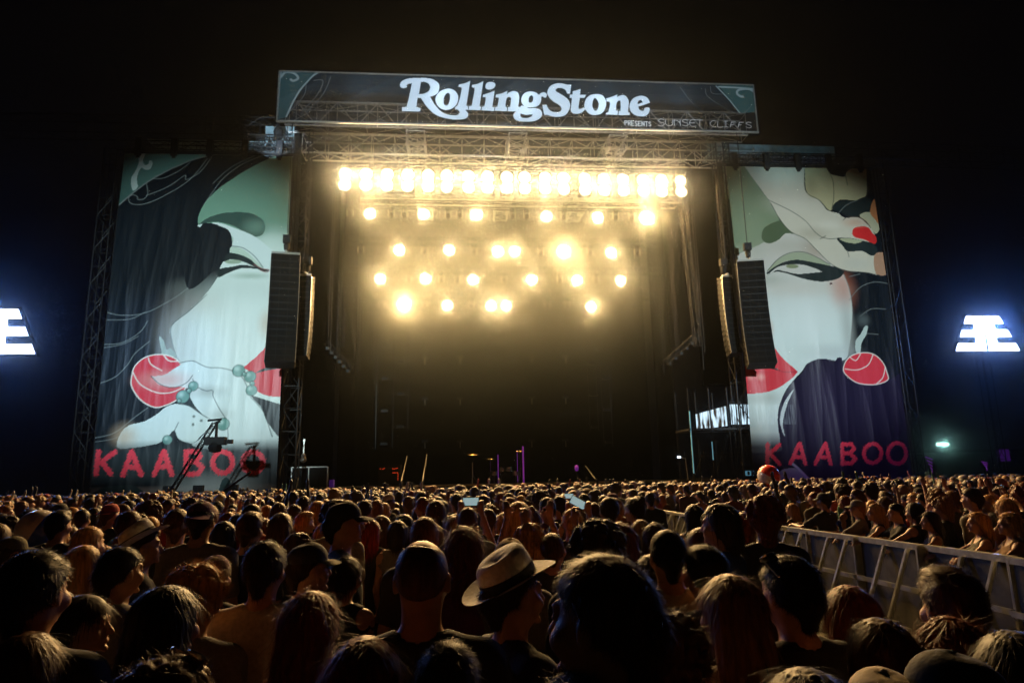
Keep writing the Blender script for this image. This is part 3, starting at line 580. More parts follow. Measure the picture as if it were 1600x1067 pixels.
ROWS = ((39.3, 39.6, 'second', [(578, 334, 0), (662, 335, 0), (745, 336, 0), (854, 338, 0), (934, 340, 0), (1010, 341, 1)]), (41.3, 41.6, 'third', [(624, 391, 0), (702, 391, 0), (778, 393, 0), (804, 393, 0), (881, 393, 1), (955, 395, 0)]),
        (43.3, 43.6, 'fourth', [(594, 436, 0), (665, 436, 0), (739, 437, 0), (831, 437, 0), (902, 438, 0), (970, 438, 0)]), (45.3, 45.6, 'lowest', [(631, 476, 1), (699, 477, 0), (767, 478, 0), (791, 478, 0), (923, 479, 0)]))
for Y, Yp, nm, L in ROWS:
    for i, (x, y, big) in enumerate(L):
        lamp(x, y, Y, pipes[Yp], 'big' if big else 'round', f'round glowing lamp, {O1[i]} from the left in the {nm} row' + (', the brightest there' if big else ''), f'lamps of the {nm} row', LAMP_E * (2.3 if big else .9))
# unlit moving heads between the glowing lamps
def moving_head(name='moving_head_light'):
    t = thing(name, '', 'stage light')
    MB().box((-.16, -.12, -.02), (.16, .12, .14)).build('base', M['cabinet'], t)
    yk = MB(); yk.box((-.2, -.05, -.42), (-.16, .05, -.03)); yk.box((.16, -.05, -.42), (.2, .05, -.03)); yk.build('yoke', M['handle'], t)
    hb = MB().lathe([(0, .2), (.1, .19), (.13, .05), (.12, -.15), (.1, -.17)], R=Matrix.Rotation(radians(70), 3, 'X'), o=(0, 0, -.36), n=12); hb.build('head', M['cabinet'], t, True)
    MB().lathe([(0, -.17), (.095, -.165)], R=Matrix.Rotation(radians(70), 3, 'X'), o=(0, 0, -.36), n=12).build('lens', M['lensdim'], t, True)
    return t
def dup(root, loc=None, rotz=None):
    r = root.copy(); COL.objects.link(r)
    if loc is not None: r.location = loc
    if rotz is not None: r.rotation_euler = (0, 0, rotz)
    for ch in root.children:
        if ch.type == 'LIGHT': continue
        c = ch.copy(); COL.objects.link(c); c.parent = r
        for g in ch.children: d = g.copy(); COL.objects.link(d); d.parent = c
    return r
mh = None
for Y, nm, xs in ((39.6, 'second', [548, 612, 632, 700, 718, 800, 822, 880, 960, 985]), (41.6, 'third', [566, 664, 740, 842, 918, 990]), (43.6, 'fourth', [640, 690, 714, 785, 870, 925]), (45.6, 'lowest', [600, 665, 735, 850, 880])):
    for i, x in enumerate(xs):
        p = at(x, 300, Y); p.z = pipes[Y] - .36
        if mh is None: mh = moving_head(); m_ = mh; m_.location = p
        else: m_ = dup(mh, p)
        tag(m_, f'unlit moving light, {(O1 + ["tenth"])[i]} from the left on the {nm} lighting truss', 'stage light', f'unlit moving lights on the {nm} truss')

# loudspeaker line arrays
def line_array(xc, Y, ztop, n, wd, h, dep, yaw, label, splay):
    t = thing('line_array', label, 'line array', (xc, Y, ztop), 'hanging loudspeaker arrays'); t.rotation_euler = (0, 0, yaw)
    y = 0; z = 0; ang = 0
    for i in range(n):
        R = Matrix.Rotation(-ang, 3, 'X'); tp = .16
        mb = MB(); k0 = len(mb.v)
        for x in (-wd / 2, wd / 2):
            for (yy, zz) in ((-dep / 2, -.004), (dep / 2, -.05), (dep / 2, -h + .05), (-dep / 2, -h + .004)):
                mb.v.append(tuple(R @ Vector((x, yy, zz)) + Vector((0, y, z))))
        mb.f += [(0, 1, 2, 3), (7, 6, 5, 4), (0, 4, 5, 1), (1, 5, 6, 2), (2, 6, 7, 3), (3, 7, 4, 0)]
        cb = mb.build('cabinet', M['cabinet'], t)
        g = MB()
        for (a, b) in ((-wd / 2 + .03, -wd * .17), (-wd * .15, wd * .15), (wd * .17, wd / 2 - .03)):
            g.box((a, -dep / 2 - .018, -h + .03), (b, -dep / 2 - .004, -.03), R, (0, y, z))
        g.build('grille', M['grille'], cb)
        for sx in (-1, 1):
            g = MB(); x = sx * (wd / 2 + .012)
            g.box((x - .010, -dep / 2 + .03, -.075), (x + .010, -dep / 2 + .20, -.03), R, (0, y, z)); g.box((x - .010, -dep / 2 + .03, -h + .03), (x + .010, -dep / 2 + .2, -h + .07), R, (0, y, z))
            g.box((x - .010, -dep / 2 + .03, -h + .07), (x + .010, -dep / 2 + .08, -.075), R, (0, y, z))
            g.build('side_fitting', M['handle'], cb)
        d = R @ Vector((0, 0, -h)); y += d.y; z += d.z; ang += splay * (i / n)
    fr = MB(); fr.box((-wd / 2, -dep / 2, .02), (wd / 2, -dep / 2 + .08, .12)); fr.box((-wd / 2, dep / 2 - .08, .02), (wd / 2, dep / 2, .12)); fr.box((-.05, -dep / 2 - .1, .12), (.05, dep / 2 + .3, .2)); fr.build('rigging_frame', M['handle'], t)
    ch = MB(); ch.tube((0, 0, .2), (0, 0, 21.4 - ztop), .02); ch.build('chain', M['black'], t)
    hb = MB(); hb.box((-.2, -.15, .75), (.2, .15, 1.15)); hb.lathe([(0, .3), (.12, .34), (.16, .6), (.1, .75)], n=10); hb.build('chain_hoist', M['cabinet'], t)
    return t
line_array(-8.72, 35.0, 13.75, 16, 1.42, .375, .75, radians(10), 'big curved line array of black loudspeakers hanging beside the left banner', radians(3.2))
line_array(16.35, 35.0, 13.55, 16, 1.42, .375, .75, radians(-12), 'big curved line array of black loudspeakers hanging beside the right banner', radians(3.2))
line_array(-7.80, 36.0, 12.9, 15, .6, .30, .7, radians(-5), 'narrower inner line array hanging right of the big left one', radians(2.4))
line_array(15.30, 36.0, 12.95, 15, .6, .30, .7, radians(5), 'narrower inner line array hanging left of the big right one', radians(2.4))

# banner hanging gear and the wing roofs
def banner_rig(x0, x1, zt, label, n, m_roof, roofz):
    t = thing('banner_rig', label, 'truss', ((x0 + x1) / 2, 36.6, zt), 'rigging above the side banners')
    a = truss(MB(), (x0, 36.75, zt + .55), (x1, 36.75, zt + .55), .5, .5, .8, .03, .016).build('truss', M['dkmetal'], t); a.location = -t.location
    for i in range(n):
        x = x0 + .8 + (x1 - x0 - 1.6) * i / (n - 1); b = MB().box((x - .16, 36.25, zt - .18), (x + .16, 36.48, zt + .85)); b.tube((x, 36.36, zt - .3), (x, 36.36, zt - .18), .1, 8); b = b.build('clamp_motor', M['black'], t); b.location = -t.location
    b = MB().box((x0 - .3, 36.42, zt + .12), (x1 + .3, 36.5, zt + .2)); b = b.build('bar', M['dkmetal'], t); b.location = -t.location
    return t
banner_rig(-18.1, -8.9, 20.15, 'truss and clamps that hold up the left banner', 5, None, 0)
banner_rig(15.9, 25.3, 20.05, 'truss and clamps that hold up the right banner', 5, None, 0)
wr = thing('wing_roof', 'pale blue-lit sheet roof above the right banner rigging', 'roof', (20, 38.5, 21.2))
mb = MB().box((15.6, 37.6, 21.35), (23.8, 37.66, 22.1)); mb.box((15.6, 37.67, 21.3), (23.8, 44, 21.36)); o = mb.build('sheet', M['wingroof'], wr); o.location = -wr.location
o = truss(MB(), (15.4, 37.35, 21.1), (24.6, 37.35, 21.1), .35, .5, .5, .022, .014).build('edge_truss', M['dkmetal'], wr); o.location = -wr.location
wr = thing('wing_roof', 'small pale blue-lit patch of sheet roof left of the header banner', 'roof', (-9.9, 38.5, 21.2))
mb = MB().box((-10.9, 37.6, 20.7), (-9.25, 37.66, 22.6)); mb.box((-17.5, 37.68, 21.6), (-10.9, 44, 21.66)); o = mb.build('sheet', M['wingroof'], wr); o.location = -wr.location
mb = truss(MB(), (-11.2, 37.2, 21.3), (-9.2, 37.2, 21.3), .35, .6, .35, .03, .02); mb.tube((-10.05, 37.1, 20.3), (-10.05, 37.1, 22.5), .08, 8); mb.lathe([(0, -.3), (.25, -.25), (.28, 0), (.2, .25), (0, .3)], (-10.0, 37.0, 21.9), n=10)
o = mb.build('edge_truss', M['dkmetal'], wr); o.location = -wr.location
spot('wing_light', (-9.9, 34.2, 20.2), (-10.1, 37.6, 21.7), 1100, (.6, .8, 1), 60, .5, .1, wr)
spot('wing_light', (19.5, 33.5, 19.9), (19.7, 37.6, 21.7), 120, (.45, .85, 1), 120, .8, .1, wr)
truss_thing('wing_truss', 'dim long truss stretching out past the left banner', (-34, 38, 22.4), (-9.5, 37.5, 22.3), .9, 1.1, 1.5, .04, .025, M['dkmetal'], 'outer trusses')
truss_thing('wing_truss', 'dim long truss stretching out past the right banner', (24.2, 37.6, 21.7), (44, 38, 21.6), .9, 1.1, 1.5, .04, .025, M['dkmetal'], 'outer trusses')
truss_thing('truss_tower', 'slim truss tower standing left of the left banner', (-19.0, 37.2, 0), (-19.0, 37.2, 20.6), .7, .7, 1.0, .035, .02, M['dkmetal'], 'truss towers at the banner edges', (0, 1, 0))
truss_thing('truss_tower', 'slim truss tower standing right of the right banner', (26.0, 37.2, 0), (26.0, 37.2, 20.6), .7, .7, 1.0, .035, .02, M['dkmetal'], 'truss towers at the banner edges', (0, 1, 0))
truss_thing('truss_tower', 'truss mast hanging by the inner edge of the right speakers', (13.7, 36.6, 9.2), (13.35, 36.6, 19.5), .35, .35, .6, .022, .012, M['dkmetal'], 'truss masts near the inner arrays', (0, 1, 0))
truss_thing('truss_tower', 'truss mast hanging by the inner edge of the left speakers', (-6.1, 36.9, 9.3), (-6.1, 36.9, 12.4), .35, .35, .5, .025, .012, M['dkmetal'], 'truss masts near the inner arrays', (0, 1, 0))
# side light bars
for (pa, pb, Y, lb) in (((510, 535), (548, 577), 38, 'slanting truss of small side lights low at the left of the opening'), ((1092, 520), (1040, 566), 38, 'slanting truss of small side lights low at the right of the opening')):
    a = at(*pa, Y); b = at(*pb, Y); t = thing('side_light_bar', lb, 'lighting bar', a, 'slanting side light bars')
    o = truss(MB(), a, b, .3, .3, .3, .02, .012).build('bar', M['dkmetal'], t); o.location = -a
    for i in range(6):
        p = a.lerp(b, (i + .5) / 6); o = MB().box(tuple(p + Vector((-.09, -.3, -.34))), tuple(p + Vector((.09, -.16, -.18)))).build('lamp_head', M['dkmetal'], t); o.location = -a
# light towers on the stage: slim lit uprights with fixtures between
def light_tower(x0, x1, ya, yb, Y, label):
    a = at(x0, ya, Y); b = at(x1, yb, Y); z0 = b.z; t = thing('light_tower', label, 'light tower', (a.x, Y, z0), 'slim light towers on the stage')
    for x in (a.x, b.x): o = MB().box((x - .03, Y - .03, z0), (x + .03, Y + .03, a.z)).build('upright', M['dkmetal'], t); o.location = -t.location
    zz = z0 + .2; 
    while zz < a.z - .3:
        xm = (a.x + b.x) / 2; o = MB().box((xm - .22, Y - .1, zz), (xm + .22, Y + .1, zz + .16)).build('fixture', M['dkmetal'], t); o.location = -t.location; zz += 2.1
for x0, x1, ya, yb, lb in ((590, 613, 520, 700, 'tall light tower furthest left on the stage'), (616, 637, 520, 673, 'light tower second from the left on the stage'), (916, 936, 520, 673, 'light tower second from the right on the stage'), (938, 958, 560, 697, 'tall light tower furthest right on the stage')):
    light_tower(x0, x1, ya, yb, 44.5, lb)
k = 0
for y, nm in ((558, 'top'), (622, 'middle'), (689, 'bottom')):
    for x, cn in ((664, 'first'), (719, 'second'), (831, 'third'), (884, 'fourth')):
        p = at(x, y + (x - 719) * -.01, 50.5); t = thing('panel_light', f'small grey panel light in the {nm} row, {cn} column from the left', 'stage light', p, 'small grey panel lights against the back drape')
        MB().box((-.23, -.06, -.09), (.23, .06, .09)).build('housing', M['dkmetal'], t); MB().tube((0, .02, -.5), (0, .02, -.09), .02).build('stem', M['handle'], t)

# band gear
def cymbal(px, py, Y, r, label, zf=1.86):
    p = at(px, py, Y); t = thing('cymbal_stand', label, 'cymbal', (p.x, Y, zf), 'cymbals of the drum kit')
    h = p.z - zf; MB().lathe([(0, h + .03), (.05, h + .03), (.08, h + .005), (r, h - .02), (r, h - .024), (0, h)], R=Matrix.Rotation(radians(8), 3, 'X'), n=20).build('cymbal', M['brass'], t, True)
    s = MB().tube((0, 0, .4), (0, 0, h), .014)
    for k_ in range(3): s.tube((0, 0, .5), (.3 * cos(k_ * 2.1), .3 * sin(k_ * 2.1), .01), .012)
    s.build('stand', M['chrome'], t)
cymbal(739, 709, 41.5, .34, 'golden cymbal on a stand, leftmost and brightest on the stage')
cymbal(812, 704, 42.5, .3, 'dim cymbal on a stand beside the tall purple pole')
cymbal(766, 716, 43, .26, 'small dim cymbal behind the golden one')
dk = thing('drum_kit', 'dim drum kit with purple glints in the middle of the stage', 'drum kit', (at(790, 730, 43).x, 43, 1.86))
MB().lathe([(.28, -.22), (.3, -.2), (.3, .2), (.28, .22), (0, .22)], R=Matrix.Rotation(radians(90), 3, 'X'), o=(0, 0, .32), n=24).build('bass_drum', M['black'], dk, True)
MB().lathe([(0, -.225), (.27, -.225)], R=Matrix.Rotation(radians(90), 3, 'X'), o=(0, -.0, .32), n=24).build('drum_head', M['panel'], dk, True)
for x, z, r in ((-.28, .85, .17), (.2, .87, .18), (.62, .6, .22), (-.7, .62, .18)):
    b = MB().lathe([(0, .13), (r, .13), (r, -.13), (0, -.13)], (x, 0, z), n=18).build('drum', M['chrome'], dk); MB().tube((x, .1, 0), (x, .1, z - .12), .015).build('leg', M['chrome'], b)
for px, py0, py1, Y, r, mt, lb in ((817, 697, 751, 39.5, .045, 'purple_glow', 'tall pole glowing purple at centre stage'), (778, 710, 722, 43, .03, 'purple_glow', 'short purple glowing rod left of the drum kit'), (808, 703, 728, 44, .02, 'purple_glow', 'thin purple rod beside the tall glowing pole'), (738, 722, 747, 40, .02, 'handle', 'bare metal microphone stand below the golden cymbal')):
    a = at(px, py0, Y); b = at(px, py1, Y); t = thing('stage_pole', lb, 'pole', (a.x, Y, 1.86)); MB().tube((0, 0, .02), (0, 0, a.z - 1.86), r, 8).build('pole', M[mt], t)  # purple glow on these stands is emission put into their material
    MB().lathe([(.2, 0), (.2, .02), (.03, .03), (.0, .03)], n=16).build('base', M['black'], t)
amp = thing('amplifier_rack', 'equipment rack with small red lights at stage left', 'amplifier rack', (at(609, 748, 39.5).x, 39.5, 1.86))
MB().box((-.62, -.3, 0), (.62, .3, 1.15)).build('case', M['cabinet'], amp)
random.seed(4)
for (x, z) in [(-.5, .95), (-.36, .93), (-.28, .97), (.18, .95), (.26, .93), (.36, .95), (.44, .97), (.2, .72), (.28, .72), (.36, .72), (.46, .72), (.48, .62), (.48, .54), (.48, .44), (.48, .34)]:
    MB().box((x - .022, -.325, z - .014), (x + .022, -.305, z + .014)).build('indicator_light', M['red_led'], amp)
for i, (pa, pb, lb) in enumerate((((636, 713), (627, 752), 'slanting rail of the left stage ramp, left one'), ((667, 710), (660, 752), 'slanting rail of the left stage ramp, right one'), ((915, 728), (930, 748), 'slanting rail of the right stage ramp'))):
    a = at(*pa, 41.5); b = at(*pb, 37.5); tag(MB().tube(a, b, .035).build('ramp_rail', M['handle'], None, off=b), lb, 'rail', 'slanting ramp rails on stage')
gu = thing('guitar', 'pale guitar standing upright at far stage left', 'guitar', tuple(at(474, 718, 38.5)))
MB().lathe([(0, -.04), (.17, -.03), (.17, .03), (0, .04)], R=Matrix.Rotation(radians(90), 3, 'X'), n=16).lathe([(0, -.04), (.13, -.03), (.13, .03), (0, .04)], R=Matrix.Rotation(radians(90), 3, 'X'), o=(0, 0, .22), n=16).build('body', M['handle'], gu, True)
MB().box((-.03, -.02, .3), (.03, .02, .95)).box((-.05, -.02, .96), (.05, .02, 1.1)).build('neck', M['handle'], gu); MB().tube((0, .05, -.15), (0, .1, 1.9 - gu.location.z), .02).build('stand', M['black'], gu)
cs = thing('equipment_case', 'flight cases stacked at far stage left with a faint purple edge', 'flight case', (at(487, 740, 38.5).x, 38.5, 1.86))
MB().box((-1.0, -.3, 0), (.9, .3, 1.1)).build('case', M['cabinet'], cs); mb = MB()
for x in (-1, -.1, .9): mb.box((x - .03, -.33, 0), (x + .03, -.305, 1.1))
mb.box((-1, -.335, 1.06), (.9, -.31, 1.12)); mb.build('edging', M['alu'], cs); MB().box((1.0, -.3, 0), (1.2, .2, .4)).build('lit_panel', M['purple_screen'], cs)
pl = thing('stage_light_globe', 'small lantern with purple and yellow glow at right of the stage', 'lamp', tuple(at(901, 731, 40)))
MB().lathe([(0, -.18), (.09, -.15), (.12, 0), (.09, .15), (0, .18)], n=12).build('glass', M['purple_glow'], pl, True); MB().tube((0, 0, -.2), (0, 0, 1.87 - pl.location.z), .03).build('stem', M['black'], pl)

# scaffold with striped LED screens behind the right banner
sc = thing('scaffold_platform', 'dark scaffold platform with bright striped screens behind the right banner', 'scaffold', (16.5, 38.2, 0))
mb = MB()
for x in (13.1, 14.3, 15.35, 17.5, 19.5):
    for y in (37.2, 39.4): mb.tube((x, y, 0), (x, y, 6.9 if x > 13 else 5.9), .04)
for z in (1.9, 3.2, 4.5):
    for y in (37.2, 39.4): mb.tube((13.1, y, z), (19.5, y, z), .03)
for i, x in enumerate((13.1, 14.3, 15.35, 17.5)):
    x2 = (14.3, 15.35, 17.5, 19.5)[i]; mb.tube((x, 37.2, 1.9), (x2, 37.2, 4.5), .022); mb.tube((x2, 37.2, 1.9), (x, 37.2, 4.5), .022)
o = mb.build('frame', M['dkmetal'], sc); o.location = -sc.location
o = MB().box((13.0, 37.1, 4.55), (19.6, 39.5, 4.65)).build('platform', M['deck'], sc); o.location = -sc.location
strip = bpy.data.materials.new('striped_screen'); strip.use_nodes = True; nt = strip.node_tree; b = nt.nodes['Principled BSDF']; b.inputs['Base Color'].default_value = (.02, .02, .02, 1)
tc = nt.nodes.new('ShaderNodeTexCoord'); mp = nt.nodes.new('ShaderNodeMapping'); mp.inputs['Scale'].default_value = (4.5, 0, .35); nz = nt.nodes.new('ShaderNodeTexNoise'); nz.inputs['Scale'].default_value = 2.2; nz.inputs['Detail'].default_value = 3
rp = nt.nodes.new('ShaderNodeValToRGB'); rp.color_ramp.elements[0].position = .42; rp.color_ramp.elements[0].color = (0, 0, 0, 1); rp.color_ramp.elements[1].position = .56; rp.color_ramp.elements[1].color = (.62, .85, 1, 1)
nt.links.new(tc.outputs['Object'], mp.inputs['Vector']); nt.links.new(mp.outputs[0], nz.inputs['Vector']); nt.links.new(nz.outputs['Fac'], rp.inputs[0]); nt.links.new(rp.outputs[0], b.inputs['Emission Color']); b.inputs['Emission Strength'].default_value = 1.25; strip.cycles.emission_sampling = 'NONE'
mb = MB(); k0 = 0
def quadbox(a, b, zb0, zt0, zb1, zt1):
    mb_ = MB(); d = Vector((b[0] - a[0], b[1] - a[1], 0)).normalized(); nrm = Vector((-d.y, d.x, 0)) * .06
    for off in (Vector((0, 0, 0)), nrm):
        mb_.v += [(a[0] + off.x, a[1] + off.y, zb0), (b[0] + off.x, b[1] + off.y, zb1), (b[0] + off.x, b[1] + off.y, zt1), (a[0] + off.x, a[1] + off.y, zt0)]
    mb_.f += [(0, 1, 2, 3), (7, 6, 5, 4), (0, 4, 5, 1), (1, 5, 6, 2), (2, 6, 7, 3), (3, 7, 4, 0)]; return mb_
for a, b_, q_ in (((14.19, 39.2), (15.19, 37.15), (4.72, 5.62, 4.76, 5.86)), ((15.48, 37.15), (19.2, 37.15), (4.84, 5.96, 4.8, 5.9))):
    o = quadbox(a, b_, *q_).build('screen', strip, sc); o.location = -sc.location
mb = MB()
for i in range(14): mb.box((15.45 + i * .27, 37.0, 4.65), (15.48 + i * .27, 37.03, 6.05))
mb.box((15.4, 36.98, 6.05), (19.3, 37.04, 6.1)); o = mb.build('handrail', M['dkmetal'], sc); o.location = -sc.location
for x, z0, z1 in ((13.1, 2.2, 5.6), (14.25, 2.9, 3.9)):
    o = MB().box((x - .025, 37.1, z0), (x + .025, 37.15, z1)).build('light_strip', M['cyan_led'], sc); o.location = -sc.location
sg = thing('lit_sign', 'small cyan outlined sign at the foot of the scaffold', 'sign', tuple(at(1172, 738, 38)))
mb = MB(); mb.box((-.36, -.02, -.17), (-.32, .02, .27)); mb.box((-.27, -.02, -.17), (-.23, .02, .1))
for x in (-.2, .06):
    mb.box((x, -.02, .07), (x + .22, .02, .1)); mb.box((x, -.02, -.17), (x + .22, .02, -.14)); mb.box((x, -.02, -.139), (x + .03, .02, .069)); mb.box((x + .19, -.02, -.139), (x + .22, .02, .069))
mb.build('outline', M['cyan_led'], sg); MB().box((-.45, .03, -1.9), (.4, .08, .35)).build('board', M['black'], sg)
gl = thing('work_light', 'tiny white work light with a glint left of the scaffold', 'lamp', tuple(at(1061, 714, 38)))
MB().box((-.09, -.04, -.05), (.09, .04, .05)).build('face', M['white_led'], gl); MB().tube((.1, .05, -.02), (.4, .1, -.1), .03).tube((.4, .1, -.1), (.5, .12, -1.5), .03).build('arm', M['handle'], gl)

# pyramid logo screens
def logo(xc, zc, Y, s_, label, hx=4.2):
    t = thing('emblem_sign', label, 'lit sign', (xc, Y, zc), 'lit stepped emblems beyond the banners')
    hb_, wt, wb = .9 * s_ + .12, .88 * s_ + .12, 1.72 * s_ + .18
    MB().prism([(-wb, -hb_), (wb, -hb_), (wt, hb_), (-wt, hb_)], .02, .16).build('screen_face', M['screen_dark'], t)
    fr = MB(); truss(fr, (0, .5, -zc), (0, .5, hb_ - .2), .5, .5, .9, .03, .018, (0, 1, 0)); fr.build('mast', M['dkmetal'], t)
    g = MB(); H = .9 * s_; W0, W1 = .88 * s_, 1.72 * s_
    # three stepped bars joined by a trunk either side of a thin centre line
    def hw(z): return W1 + (W0 - W1) * (z + H) / (2 * H)
    for sgn in (-1, 1):
        tk = .52 * s_; zs = [(-H, -H + .38 * s_), (-.18 * s_, .18 * s_), (H - .38 * s_, H)]
        pts = []
        for j, (a, b) in enumerate(zs):
            pts += [(hw(a), a), (hw(b), b)]
            if j < 2: pts += [(tk + .06 * s_, b), (tk, zs[j + 1][0])]
        pts = [(.075 * s_, -H)] + pts + [(.05 * s_, H)]
        pts = [(sgn * x, z) for x, z in pts]
        if sgn < 0: pts = pts[::-1]
        g.prism(pts[::-1], -.05, .0)
    g.build('emblem', M['logo_led'], t)
    spot('emblem_light', (xc, Y - .5, zc), (xc * .5, 10, 8), 3200, (.10, .28, 1.0), 165, 1, .2, t)
p = at(1539, 521, 40); logo(p.x, p.z, 40, 1.25, 'glowing white stepped emblem sign on a dark mast, far right')
p = at(-13, 518, 34); logo(p.x, p.z, 34, 1.22, 'glowing white stepped emblem sign cut off by the left edge')

# camera cranes
def crane(a, b, tipkind, label):
    base = Vector((a.x, a.y, 0)); t = thing('camera_crane', label, 'camera crane', base, 'camera cranes in front of the left banner')
    o = (truss(MB(), a, b, .15, .18, .45, .022, .012) if tipkind else MB().tube(a, b, .07, 8, .04)).build('boom', M['black'], t); o.location = -base
    o = MB().tube((a.x, a.y, 0), a, .09).build('column', M['black'], t); o.location = -base
    if tipkind:
        h = MB(); h.tube(b, b + Vector((.25, 0, .12)), .05); h.tube(b + Vector((.1, 0, .1)), b + Vector((.12, 0, -.9)), .07); h.box(tuple(b + Vector((-.35, -.2, -.95))), tuple(b + Vector((.55, .2, -.6)))); h.box(tuple(b + Vector((.5, -.1, -.9))), tuple(b + Vector((.85, .1, -.72))))
        h.lathe([(0, -.25), (.25, -.2), (.3, 0), (.22, .22), (0, .26)], tuple(b + Vector((.1, 0, -1.05))), n=12); h.tube(b + Vector((-.3, 0, .15)), b + Vector((.3, 0, .2)), .05)
        o = h.build('camera_head', M['black'], t); o.location = -base
        o = MB().tube(b + Vector((0, 0, .1)), at(290, 745, 32), .012).build('cable', M['handle'], t); o.location = -base
crane(at(262, 778, 32), at(335, 662, 32), 1, 'black camera crane raised high over the crowd with its camera head up')
crane(at(343, 772, 33), at(392, 737, 33), 0, 'second shorter black crane boom held low beside the raised one')
for i, (x, y) in enumerate(((232, 770), (282, 772), (340, 772))):
    p = at(x, y, 33); t = thing('floor_light', f'small floodlight at the foot of the left banner, {O1[i]} from the left', 'floodlight', (p.x, 35.2, 0), 'small floodlights below the left banner')
    MB().box((-.22, -.15, 1.75), (.22, .15, 2.1)).build('housing', M['black'], t); MB().box((-.18, .15, 1.8), (.18, .17, 2.05)).build('lens', M['lensdim'], t); MB().tube((0, 0, 0), (0, 0, 1.75), .04).build('stand', M['black'], t)

# far right background
lt = thing('floodlight_mast', 'distant greenish-white floodlight mast beyond the crowd at right', 'floodlight', (at(1478, 740, 75).x, 75, 0))
zt = at(1478, 694, 75).z; mb = MB(); mb.tube((0, 0, 0), (0, 0, zt), .12); mb.tube((-.9, 0, zt - .25), (.9, 0, zt - .25), .06); mb.build('mast', M['dkmetal'], lt)
gm = mat('green_white_flood', (.8, 1, .9), e=2.5, ec=(.55, 1, .85))
MB().box((-.75, -.2, zt - .15), (-.1, -.1, zt + .15)).box((.1, -.2, zt - .15), (.7, -.1, zt + .15)).build('lamp_head', gm, lt)
spot('mast_light', (lt.location.x, 74.6, zt), (lt.location.x - 14, 40, 1), 260, (.5, 1, .78), 150, 1, .3, lt)
p0 = at(1425, 708, 62); p1 = at(1640, 708, 62)
lw = thing('long_shed', 'long low dark building beyond the crowd at right', 'building', (p0.x, 62, 0)); mb = MB(); mb.box((-.5, 0, 0), (p1.x - p0.x + 12, 6, p0.z)); mb.build('wall', M['farwall'], lw)
MB().box((-.8, -.3, p0.z + .003), (p1.x - p0.x + 12.3, 6.3, p0.z + .25)).build('roof', M['black'], lw)
for (x, y, w_, h_, mt, lb, nm) in ((1568, 711, .48, .45, 'purple_screen', 'purple-lit square panel at the far right', 'purple_screen'), (1539, 728, .25, .7, 'purple_glow', 'tiny purple lamp left of the purple-lit panel', 'purple_lamp'), (1453, 727, .28, 1.3, 'purple_glow', 'narrow slanting purple-lit strip right of the right banner', 'purple_strip')):
    p = at(x, y, 50); t = thing(nm, lb, 'lit panel', (p.x, 50, 0)); mb = MB()
    if w_ >= .4: mb.box((-w_, -.05, p.z - h_), (w_, .05, p.z + h_))
    else:
        for i in range(5): mb.tube((-w_ + .1 * i, 0, p.z + h_ / 2 - i * h_ / 5), (w_ - .04 * i, 0, p.z + h_ / 2 - (i + .8) * h_ / 5), .035)
    mb.build('face', M[mt], t); MB().tube((0, .1, 0), (0, .1, p.z), .06).build('post', M['black'], t)

# crowd barrier along X = 5
BX = 5.0
def barrier():
    t = thing('crowd_barrier', '', 'crowd barrier'); L = 1.2
    mb = MB(); mb.box((-.03, .02, 1.14), (.05, L - .02, 1.20)); mb.build('top_rail', M['rail'], t)
    mb = MB(); mb.box((0, .03, .12), (.012, L - .03, 1.135))
    for y in (.25, .6, .95): mb.box((.012, y - .03, .12), (.03, y + .03, 1.135))
    mb.build('panel', M['panel'], t)
    for y in (.20, .62): MB().tube((-.04, y, 1.14), (-.50, y, .07), .027, 6).build('brace', M['rail'], t)
    mb = MB(); mb.box((-.10, .03, .70), (-.07, L - .03, .75)); mb.box((-.26, .03, .32), (-.22, L - .03, .36)); mb.build('cross_rail', M['alu'], t)
    mb = MB(); mb.box((-.62, .03, .01), (.9, L - .03, .03)); mb.box((-.46, .55, .30), (-.01, L - .06, .325)); mb.build('tread_plate', M['plate'], t)
    mb = MB(); mb.box((-.07, .0, .03), (.03, .03, 1.19)); mb.build('post', M['rail'], t)
    return t
bar0 = None; NB = 12
for i in range(NB):
    y = 3.6 + i * 1.2; loc = (BX - .02 * sin(i * 2.3), y, 0)
    if bar0 is None: bar0 = barrier(); b_ = bar0; b_.location = loc
    else: b_ = dup(bar0, loc)
    b_.rotation_euler = (0, 0, radians(.8 * sin(i * 1.7)))
    tag(b_, f'aluminium crowd barrier panel with braces, {(["nearest"] + O1[1:] + ["tenth", "eleventh", "farthest"])[i]}{"" if i in (0, NB - 1) else " nearest"} of the barrier line at right', 'crowd barrier', 'crowd barrier panels in a line at right')

